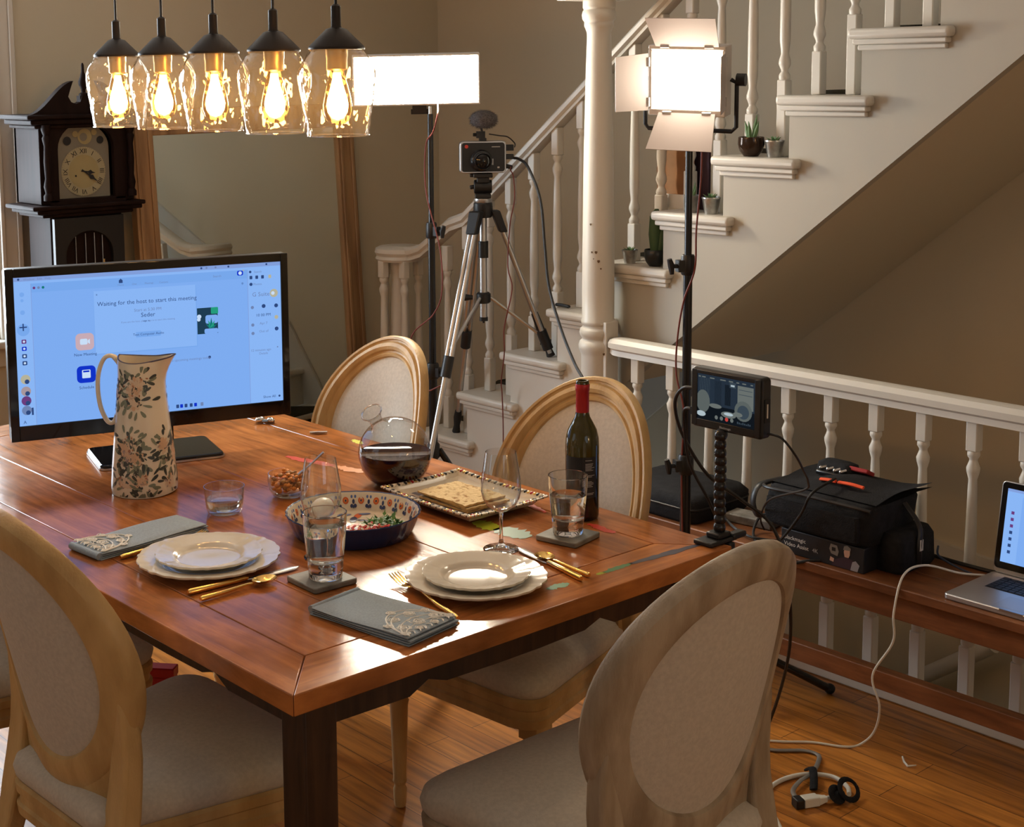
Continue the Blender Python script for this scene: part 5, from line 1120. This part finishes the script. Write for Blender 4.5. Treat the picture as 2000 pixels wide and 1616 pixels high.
tumbler('water tumbler on the grey coaster between plate and folded napkin', .362, .400, 1.0, .112)
tumbler('water tumbler on the coaster in front of the wine bottle', .925, .272, .97, .088)
def coaster(label, x, y, rz): obj('coaster', M().prism(rounded(-.052, .052, -.052, .052, .006), 0, .011, 'z'), 'coaster', None, label, 'coaster', 'grey stone coasters', loc=(x, y, TZ_), rot=(0, 0, rz), bevel=.002)
coaster('grey stone coaster under the tumbler nearest the folded napkin', .358, .408, R(-2))
coaster('grey stone coaster under the tumbler beside the wine bottle', .925, .272, R(12))
t = thing('water_bowl', 'small low glass of water beside the pitcher', 'glass', (.470, .945, TZ_))
obj('glass_wall', M().lathe([(.001, 0), (.034, 0), (.040, .004), (.0435, .015), (.0465, .050), (.0478, .064), (.0466, .064), (.0452, .050), (.042, .016), (.036, .009), (.001, .008)], 44, cap0=False, cap1=False), 'glass', t, ang=50)
obj('water', M().lathe([(.0005, .0085), (.036, .0092), (.0418, .0165), (.0440, .034), (.0432, .0338), (.0005, .0338)], 40, cap0=False, cap1=False), 'water', t, ang=50)
t = thing('nut_bowl', 'small glass bowl of orange nut mixture with a spoon in it', 'bowl', (.660, .955, TZ_))
obj('glass_wall', M().lathe([(.001, 0), (.030, 0), (.041, .006), (.0495, .022), (.0515, .042), (.0500, .058), (.0490, .058), (.0505, .042), (.0485, .022), (.040, .009), (.001, .004)], 44, cap0=False, cap1=False), 'glass', t, ang=60)
nb = M(); rg = random.Random(2)
for k in range(150):
    a, r = rg.uniform(0, 6.3), .040*rg.random()**.5; z = .010+.042*rg.random()*(1 if r < .034 else .8)+.012*(1-r/.04)*rg.random(); s_ = rg.uniform(.004, .0075)
    if r > .036 and z < .02: r *= .8
    nb.use(rg.choice(['orange_food', 'orange_food', 'nut_food'])).ball((r*cos(a), r*sin(a), z+.004), (s_, s_*rg.uniform(.5, 1), s_*rg.uniform(.5, .9)), 7, 5)
nbo = obj('chopped_nuts', nb, None, None, 'chopped orange nut mixture heaped in the small glass bowl', 'food', kind='stuff', loc=(.660, .955, TZ_))
obj('teaspoon', M().tube([(.665, .94, TZ_+.045), (.695, .905, TZ_+.085), (.715, .885, TZ_+.112)], [.004, .0022, .003], 8), 'silver', None, 'thin dark spoon handle leaning out of the nut bowl', 'spoon')

# decanter of red wine
dc = thing('wine_decanter', 'round glass decanter with slanted neck, half full of red wine', 'decanter', (.917, .862, TZ_))
RS, ZC, NS = .0915, .079, 56
axd = V((-.576, -.111, .804)).normalized(); q0 = axd.to_track_quat('Z', 'Y').to_matrix().to_4x4()
def flatten(p): return V((p.x, p.y, max(p.z, .0)))
prf = [(RS*sin(R(t_)), -RS*cos(R(t_))) for t_ in range(6, 160, 7)]+[(.0285, RS*.955), (.0225, RS*1.02), (.0175, RS*1.12), (.0160, RS*1.25), (.0170, RS*1.38), (.0205, RS*1.50), (.0250, RS*1.58), (.0262, RS*1.605)]
gw = [[flatten(q0 @ V((r*cos(2*pi*i/NS), r*sin(2*pi*i/NS), z))+V((0, 0, ZC))) for i in range(NS)] for r, z in prf]
obj('glass_wall', M().loft(gw, cap=False).add(gw[0], [tuple(range(NS-1, -1, -1))]), 'glass_thick', dc, ang=80)
obj('rim', M().tube(gw[-1]+gw[-1][:1], .0019, 8), 'solid_glass', dc)
WLV = .082; rw = lambda z: max(.001, ((RS-.0018)**2-(z-ZC)**2))**.5
zs = [.0012, .004, .008, .014, .022, .032, .044, .056, .068, .076, WLV-.002]
obj('red_wine', M().lathe([(.001, .0012)]+[(rw(z), z) for z in zs]+[(rw(WLV)+.0004, WLV+.0008), (rw(WLV)-.002, WLV-.0008), (.001, WLV-.0008)], 56, cap0=False, cap1=False), 'wine', dc, ang=40)

# wine bottle
bo = thing('wine_bottle', 'dark wine bottle with red foil neck and black label in front of the chair back', 'bottle', (1.060, .358, TZ_))
obj('glass_body', M().use('bottle_dark').lathe([(.028, .003), (.034, 0), (.0375, .004), (.0385, .012), (.0385, .135)], 40, cap1=False).use('bottle_glass').lathe([(.0385, .135), (.0385, .170), (.0375, .188), (.033, .207), (.024, .224), (.0175, .236), (.0150, .248), (.0145, .258)], 40, cap0=False, cap1=False), None, bo, ang=50)
obj('foil', M().lathe([(.0149, .240), (.0152, .242), (.0150, .296), (.0162, .298), (.0165, .310), (.0155, .3125)], 32, cap0=False, cap1=False), 'foil_red', bo)
obj('mouth', M().lathe([(.0150, .3115), (.0148, .318), (.0135, .320), (.0105, .320), (.0100, .300), (.001, .298)], 28, cap0=False), 'bottle_glass', bo)
lb = M().use('label_black'); a0, a1 = R(232-78), R(232+44); NA = 24; rL = .0388
def lpt(a, z, o=0): return V(((rL+o)*cos(a), (rL+o)*sin(a), z))
for i in range(NA): lb.quad(lpt(a0+(a1-a0)*i/NA, .055), lpt(a0+(a1-a0)*(i+1)/NA, .055), lpt(a0+(a1-a0)*(i+1)/NA, .150), lpt(a0+(a1-a0)*i/NA, .150))
rg = random.Random(9)
for k, z in enumerate((.142, .134, .131, .128, .125, .122, .119, .107, .104, .093, .090, .087, .084, .081, .066, .063)):
    a_ = R(232+2); L_ = R(rg.uniform(22, 36)) if k not in (0, 8) else R(24); lb.use('label_print')
    for i in range(4): lb.quad(lpt(a_+L_*i/4, z, .0002), lpt(a_+L_*(i+1)/4, z, .0002), lpt(a_+L_*(i+1)/4, z+.0012, .0002), lpt(a_+L_*i/4, z+.0012, .0002))
for k in range(6): lb.quad(*[lpt(R(234)+R(7)*u, .096+.009*v, .0003) for u, v in ((0, k/6), (.6+.4*(k % 2), k/6), (.6+.4*(k % 2), k/6+.09), (0, k/6+.09))])
obj('label', lb, None, bo)

# square plate with matzah
sq = thing('square_plate', 'square patterned plate with ridged rim carrying flat bread', 'plate', (.934, .626, TZ_), R(-1))
hx, hy = .124, .162
def srect(sx, sy, z, n=10):
    P = [(-sx, -sy), (sx, -sy), (sx, sy), (-sx, sy)]; out = []
    for i in range(4):
        a, b = P[i], P[(i+1) % 4]
        for k in range(n): q = k/n; out.append(V((a[0]+(b[0]-a[0])*q, a[1]+(b[1]-a[1])*q, z+.004*(2*abs(q-.5))**2*(1 if z > .015 else 0))))
    return out
sp = M().use('dish_cream').loft([srect(hx*.62, hy*.70, 0), srect(hx*.64, hy*.72, .001), srect(hx, hy, .022), srect(hx, hy, .0255), srect(hx*.985, hy*.988, .0265), srect(hx*.93, hy*.945, .0235), srect(hx*.80, hy*.84, .0065), srect(hx*.60, hy*.68, .005)])
sp.use('plate_print').loft([srect(hx*.795, hy*.835, .0068), srect(hx*.05, hy*.05, .0058)], cap=False)
obj('dish', sp, None, sq, ang=25)
rm = M(); k = 0
for sx_, sy_, L_ in ((1, 0, hy), (-1, 0, hy), (0, 1, hx), (0, -1, hx)):
    nn = int(L_*2/.0105)
    for i in range(nn):
        q = -L_*.985+(L_*1.97)*(i+.5)/nn; x, y = (sx_*hx*.955, q) if sx_ else (q, sy_*hy*.965); e = .0265-.0012+.004*(abs(q)/L_)**2
        rm.use(('black', 'dish_cream', 'black', 'gold', 'foil_red', 'gold', 'black', 'dish_cream')[k % 8]); k += 1
        rm.ball((x, y, e-.0015), (.0075 if sx_ else .0044, .0044 if sx_ else .0075, .0035), 8, 5)
obj('ridged_rim', rm, None, sq)
for k, (dx, dy, a) in enumerate(((0, 0, 3), (.004, -.006, -2), (-.003, .004, 2))):
    mz = M(); n = 16; gx, gy = .064, .085
    top = [[V((-gx+2*gx*i/n, -gy+2*gy*j/n, .0042+.0016*sin(5*i/n+k)*sin(6*j/n)+.0007*((i*7+j*5) % 3))) for i in range(n+1)] for j in range(n+1)]
    mz.use('matzah').loft(top, closed=False); mz.use('matzah_edge')
    ring = top[0]+[r_[-1] for r_ in top[1:]]+top[-1][::-1][1:]+[r_[0] for r_ in top[::-1][1:-1]]
    mz.loft([[V((p.x*.995, p.y*.995, 0)) for p in ring], ring], cap=False); mz.add([V((p.x*.995, p.y*.995, 0)) for p in ring], [tuple(range(len(ring)-1, -1, -1))])
    obj('matzah', mz, None, None, ('lowest sheet of matzah in the stack on the square plate', 'middle sheet of matzah in the stack on the square plate', 'top sheet of bumpy matzah on the square plate')[k], 'flat bread', 'matzah sheets on the square plate', loc=(.930+dx, .622+dy, TZ_+.0075+.0066*k), rot=(0, 0, R(a-2)), ang=60)

# folded napkins
def napkin(label, x, y, rz, L_, W_, lace_end, rz2=0):
    t = thing('napkin', label, 'napkin', (x, y, TZ_), rz, 'folded blue-grey napkins')
    nb = M()
    for k in range(4):
        q = .0012*k; n = 12; z0 = .0042*k+.0003; top = []; bot = []
        for j in range(n+1):
            v = j/n; row = []
            for i in range(n+1):
                u = i/n; px, py = -L_/2+q+(L_-2*q*(k % 2))*u, -W_/2+(W_-q)*v
                row.append(V((px, py+.002*sin(6*u+k), z0+.0040+.0012*sin(5*u+2*v+k)*(k == 3)-(.0025 if v in (0, 1) or u in (0, 1) else 0))))
            top.append(row)
        nb.loft(top, closed=False)
        ring = top[0]+[r_[-1] for r_ in top[1:]]+top[-1][::-1][1:]+[r_[0] for r_ in top[::-1][1:-1]]
        nb.loft([[V((p.x, p.y, z0)) for p in ring], ring], cap=False)
    nb.tube([(-L_/2-.001, -W_/2+.004, .0085), (-L_/2-.001, W_/2-.004, .0085)], .0080, 10)
    obj('cloth', nb, 'napkin', t, ang=50)
    lc = M(); rg = random.Random(int(x*1000)); zl = .0176
    sx = lace_end
    def curl(cx, cy, r, turns, a0_, h=.0011):
        pts = []
        for k in range(int(14*turns)+1):
            a = a0_+2*pi*k/14; rr = r*(1-.75*k/(14*turns))*(1+.12*sin(5*a)); pts.append((cx+rr*cos(a), cy+rr*sin(a), zl+h*.5))
        lc.tube(pts, .00085, 5)
    for cx, cy, r in ((.028, -.035, .016), (.030, .0, .019), (.028, .036, .016), (.058, -.020, .014), (.060, .016, .014), (.082, -.002, .010), (.050, -.046, .010), (.052, .044, .010), (.012, -.05, .009), (.012, .05, .009), (.012, -.018, .009), (.012, .018, .009)):
        for s_ in range(4): curl(sx*(L_/2-cx*1.3)+rg.uniform(-.002, .002), cy*W_/.12+rg.uniform(-.002, .002), r*(1.05-.22*s_), 1.6, rg.uniform(0, 6))
    for k in range(9):
        cy = -W_/2+.006+(W_-.012)*k/8; lc.tube(spline([(sx*(L_/2-.004), cy, zl), (sx*(L_/2-.012), cy+.005, zl+.001), (sx*(L_/2-.020), cy, zl)], 4), .0013, 5)
    for rr in (.036, .062, .095, .112): lc.tube([(sx*(L_/2-.002-rr*cos(a)*.9), W_*.46*sin(a), zl) for a in [R(-80+160*k/20) for k in range(21)]], .0016, 5)
    obj('lace', lc, 'lace', t)
    return t
napkin('folded blue-grey napkin with lace end lying between pitcher and stacked plates', .222, .897, R(5), .280, .118, -1)
napkin('folded blue-grey napkin with lace end at the near corner of the table', .322, .165, R(-81), .250, .138, 1)

# cutlery
def bar(mb, pts, ws, th):
    """flat tapering strip with half widths ws"""
    P = [V(p) for p in pts]; rings = []
    for i, p in enumerate(P):
        d = (P[min(i+1, len(P)-1)]-P[max(i-1, 0)]); d.z = 0; d.normalize(); n = V((-d.y, d.x, 0)); w_ = ws[i]
        rings.append([p+n*w_, p+n*w_*.7+V((0, 0, th)), p-n*w_*.7+V((0, 0, th)), p-n*w_])
    return mb.loft(rings)
def along(a, b, f): return [V(a).lerp(V(b), t) for t in f]
def knife(label, a, b, m_='gold'):
    a, b = V((*a, TZ_+.0008)), V((*b, TZ_+.0008)); d = (b-a)
    t = thing('table_knife', label, 'knife', group='gold knives')
    obj('handle', M().tube([a+d*.0+V((0, 0, .005)), a+d*.02+V((0, 0, .005)), a+d*.25+V((0, 0, .005)), a+d*.50+V((0, 0, .005)), a+d*.53+V((0, 0, .004))], [.0048, .0062, .0058, .0052, .003], 12), m_, t)
    obj('blade', bar(M(), [a+d*q+V((0, 0, .002)) for q in (.51, .56, .70, .85, .94, 1.0)], [.003, .006, .0085, .0098, .0088, .001], .0018), m_ if m_ != 'gold' else 'silver', t)
def spoon(label, a, b, grp='gold spoons'):
    a, b = V((*a, TZ_+.0006)), V((*b, TZ_+.0006)); d = (b-a); L_ = d.length; u = d.normalized(); n = V((-u.y, u.x, 0))
    t = thing('table_spoon', label, 'spoon', group=grp)
    obj('handle', M().tube([a+V((0, 0, .005)), a+d*.03+V((0, 0, .005)), a+d*.35+V((0, 0, .006)), a+d*.62+V((0, 0, .008)), a+d*.70+V((0, 0, .006))], [.0042, .0056, .0042, .0028, .003], 10), 'gold', t)
    sb = M(); c = a+d*.85; vs = []
    for j in range(7):
        q = j/6
        vs.append([c+u*(L_*.155*cos(2*pi*i/24)*q)+n*(.0190*sin(2*pi*i/24)*q*(1+.12*cos(2*pi*i/24)))+V((0, 0, .0012+.0085*q*q)) for i in range(24)])
    for off, rv in ((.0, False), (.0012, True)): sb.loft([[p+V((0, 0, off)) for p in r_] for r_ in (vs[::-1] if rv else vs)], cap=False)
    obj('bowl', sb, 'gold', t, ang=80)
def fork(label, a, b, up=0.0):
    a, b = V((*a, TZ_+.0008)), V((*b, TZ_+.0008)); d = (b-a); L_ = d.length; u = d.normalized(); n = V((-u.y, u.x, 0))
    t = thing('table_fork', label, 'fork', group='gold forks')
    obj('handle', M().tube([a+V((0, 0, .004)), a+d*.03+V((0, 0, .0045)), a+d*.30+V((0, 0, .006)), a+d*.60+V((0, 0, .012+up)), a+d*.68+V((0, 0, .010+up))], [.0042, .0054, .0042, .0027, .004], 10), 'gold', t)
    hd = M(); bar(hd, [a+d*.66+V((0, 0, .009+up)), a+d*.70+V((0, 0, .007+up)), a+d*.74+V((0, 0, .0045+up)), a+d*.80+V((0, 0, .003+up))], [.0035, .0085, .0120, .0125], .0016)
    for k in range(4):
        o = n*(-.0102+.0068*k); bar(hd, [a+d*.79+o+V((0, 0, .003+up)), a+d*.87+o+V((0, 0, .004+up)), a+d*.95+o+V((0, 0, .008+up)), a+d*1.0+o+V((0, 0, .011+up))], [.0021, .0020, .0018, .0008], .0015)
    obj('tines', hd, 'gold', t, ang=50)
knife('gold-handled knife beside the plate stack with the water tumbler', (.117, .524), (.372, .508))
spoon('gold spoon lying beside the gold-handled knife, its bowl near the grey coaster', (.116, .476), (.292, .478))
fork('gold fork half under the lace napkin by the pitcher', (.122, .806), (.345, .824))
fork('gold fork beside the near-end plates, tines pointing to the blue dish', (.423, .068), (.470, .318), .004)
knife('gold knife to the right of the near-end plates, its handle at the table edge', (.748, .062), (.792, .290))
spoon('gold spoon to the right of the near-end plates, nearest the coaster', (.775, .066), (.785, .225))
# small clutter at the far side of the table
mb = M().ball((1.030, 1.632, TZ_+.010), (.016, .011, .010)).ball((1.052, 1.610, TZ_+.009), (.010, .013, .009)).tube([(1.02, 1.64, TZ_+.006), (1.06, 1.60, TZ_+.006)], .006, 8)
obj('metal_trinket', mb, 'chrome', None, 'small shiny metal trinket on the table beside the monitor corner', 'trinket')
obj('foil_wrapper', M().add([(1.065, 1.43, TZ_+.001), (1.10, 1.405, TZ_+.001), (1.095, 1.39, TZ_+.006), (1.07, 1.405, TZ_+.008), (1.06, 1.418, TZ_+.004)], [(0, 1, 2, 3, 4)]).tube([(1.06, 1.425, TZ_+.004), (1.10, 1.395, TZ_+.004)], .003, 6), 'silver', None, 'crumpled silver wrapper on the far table edge by the chair', 'wrapper')
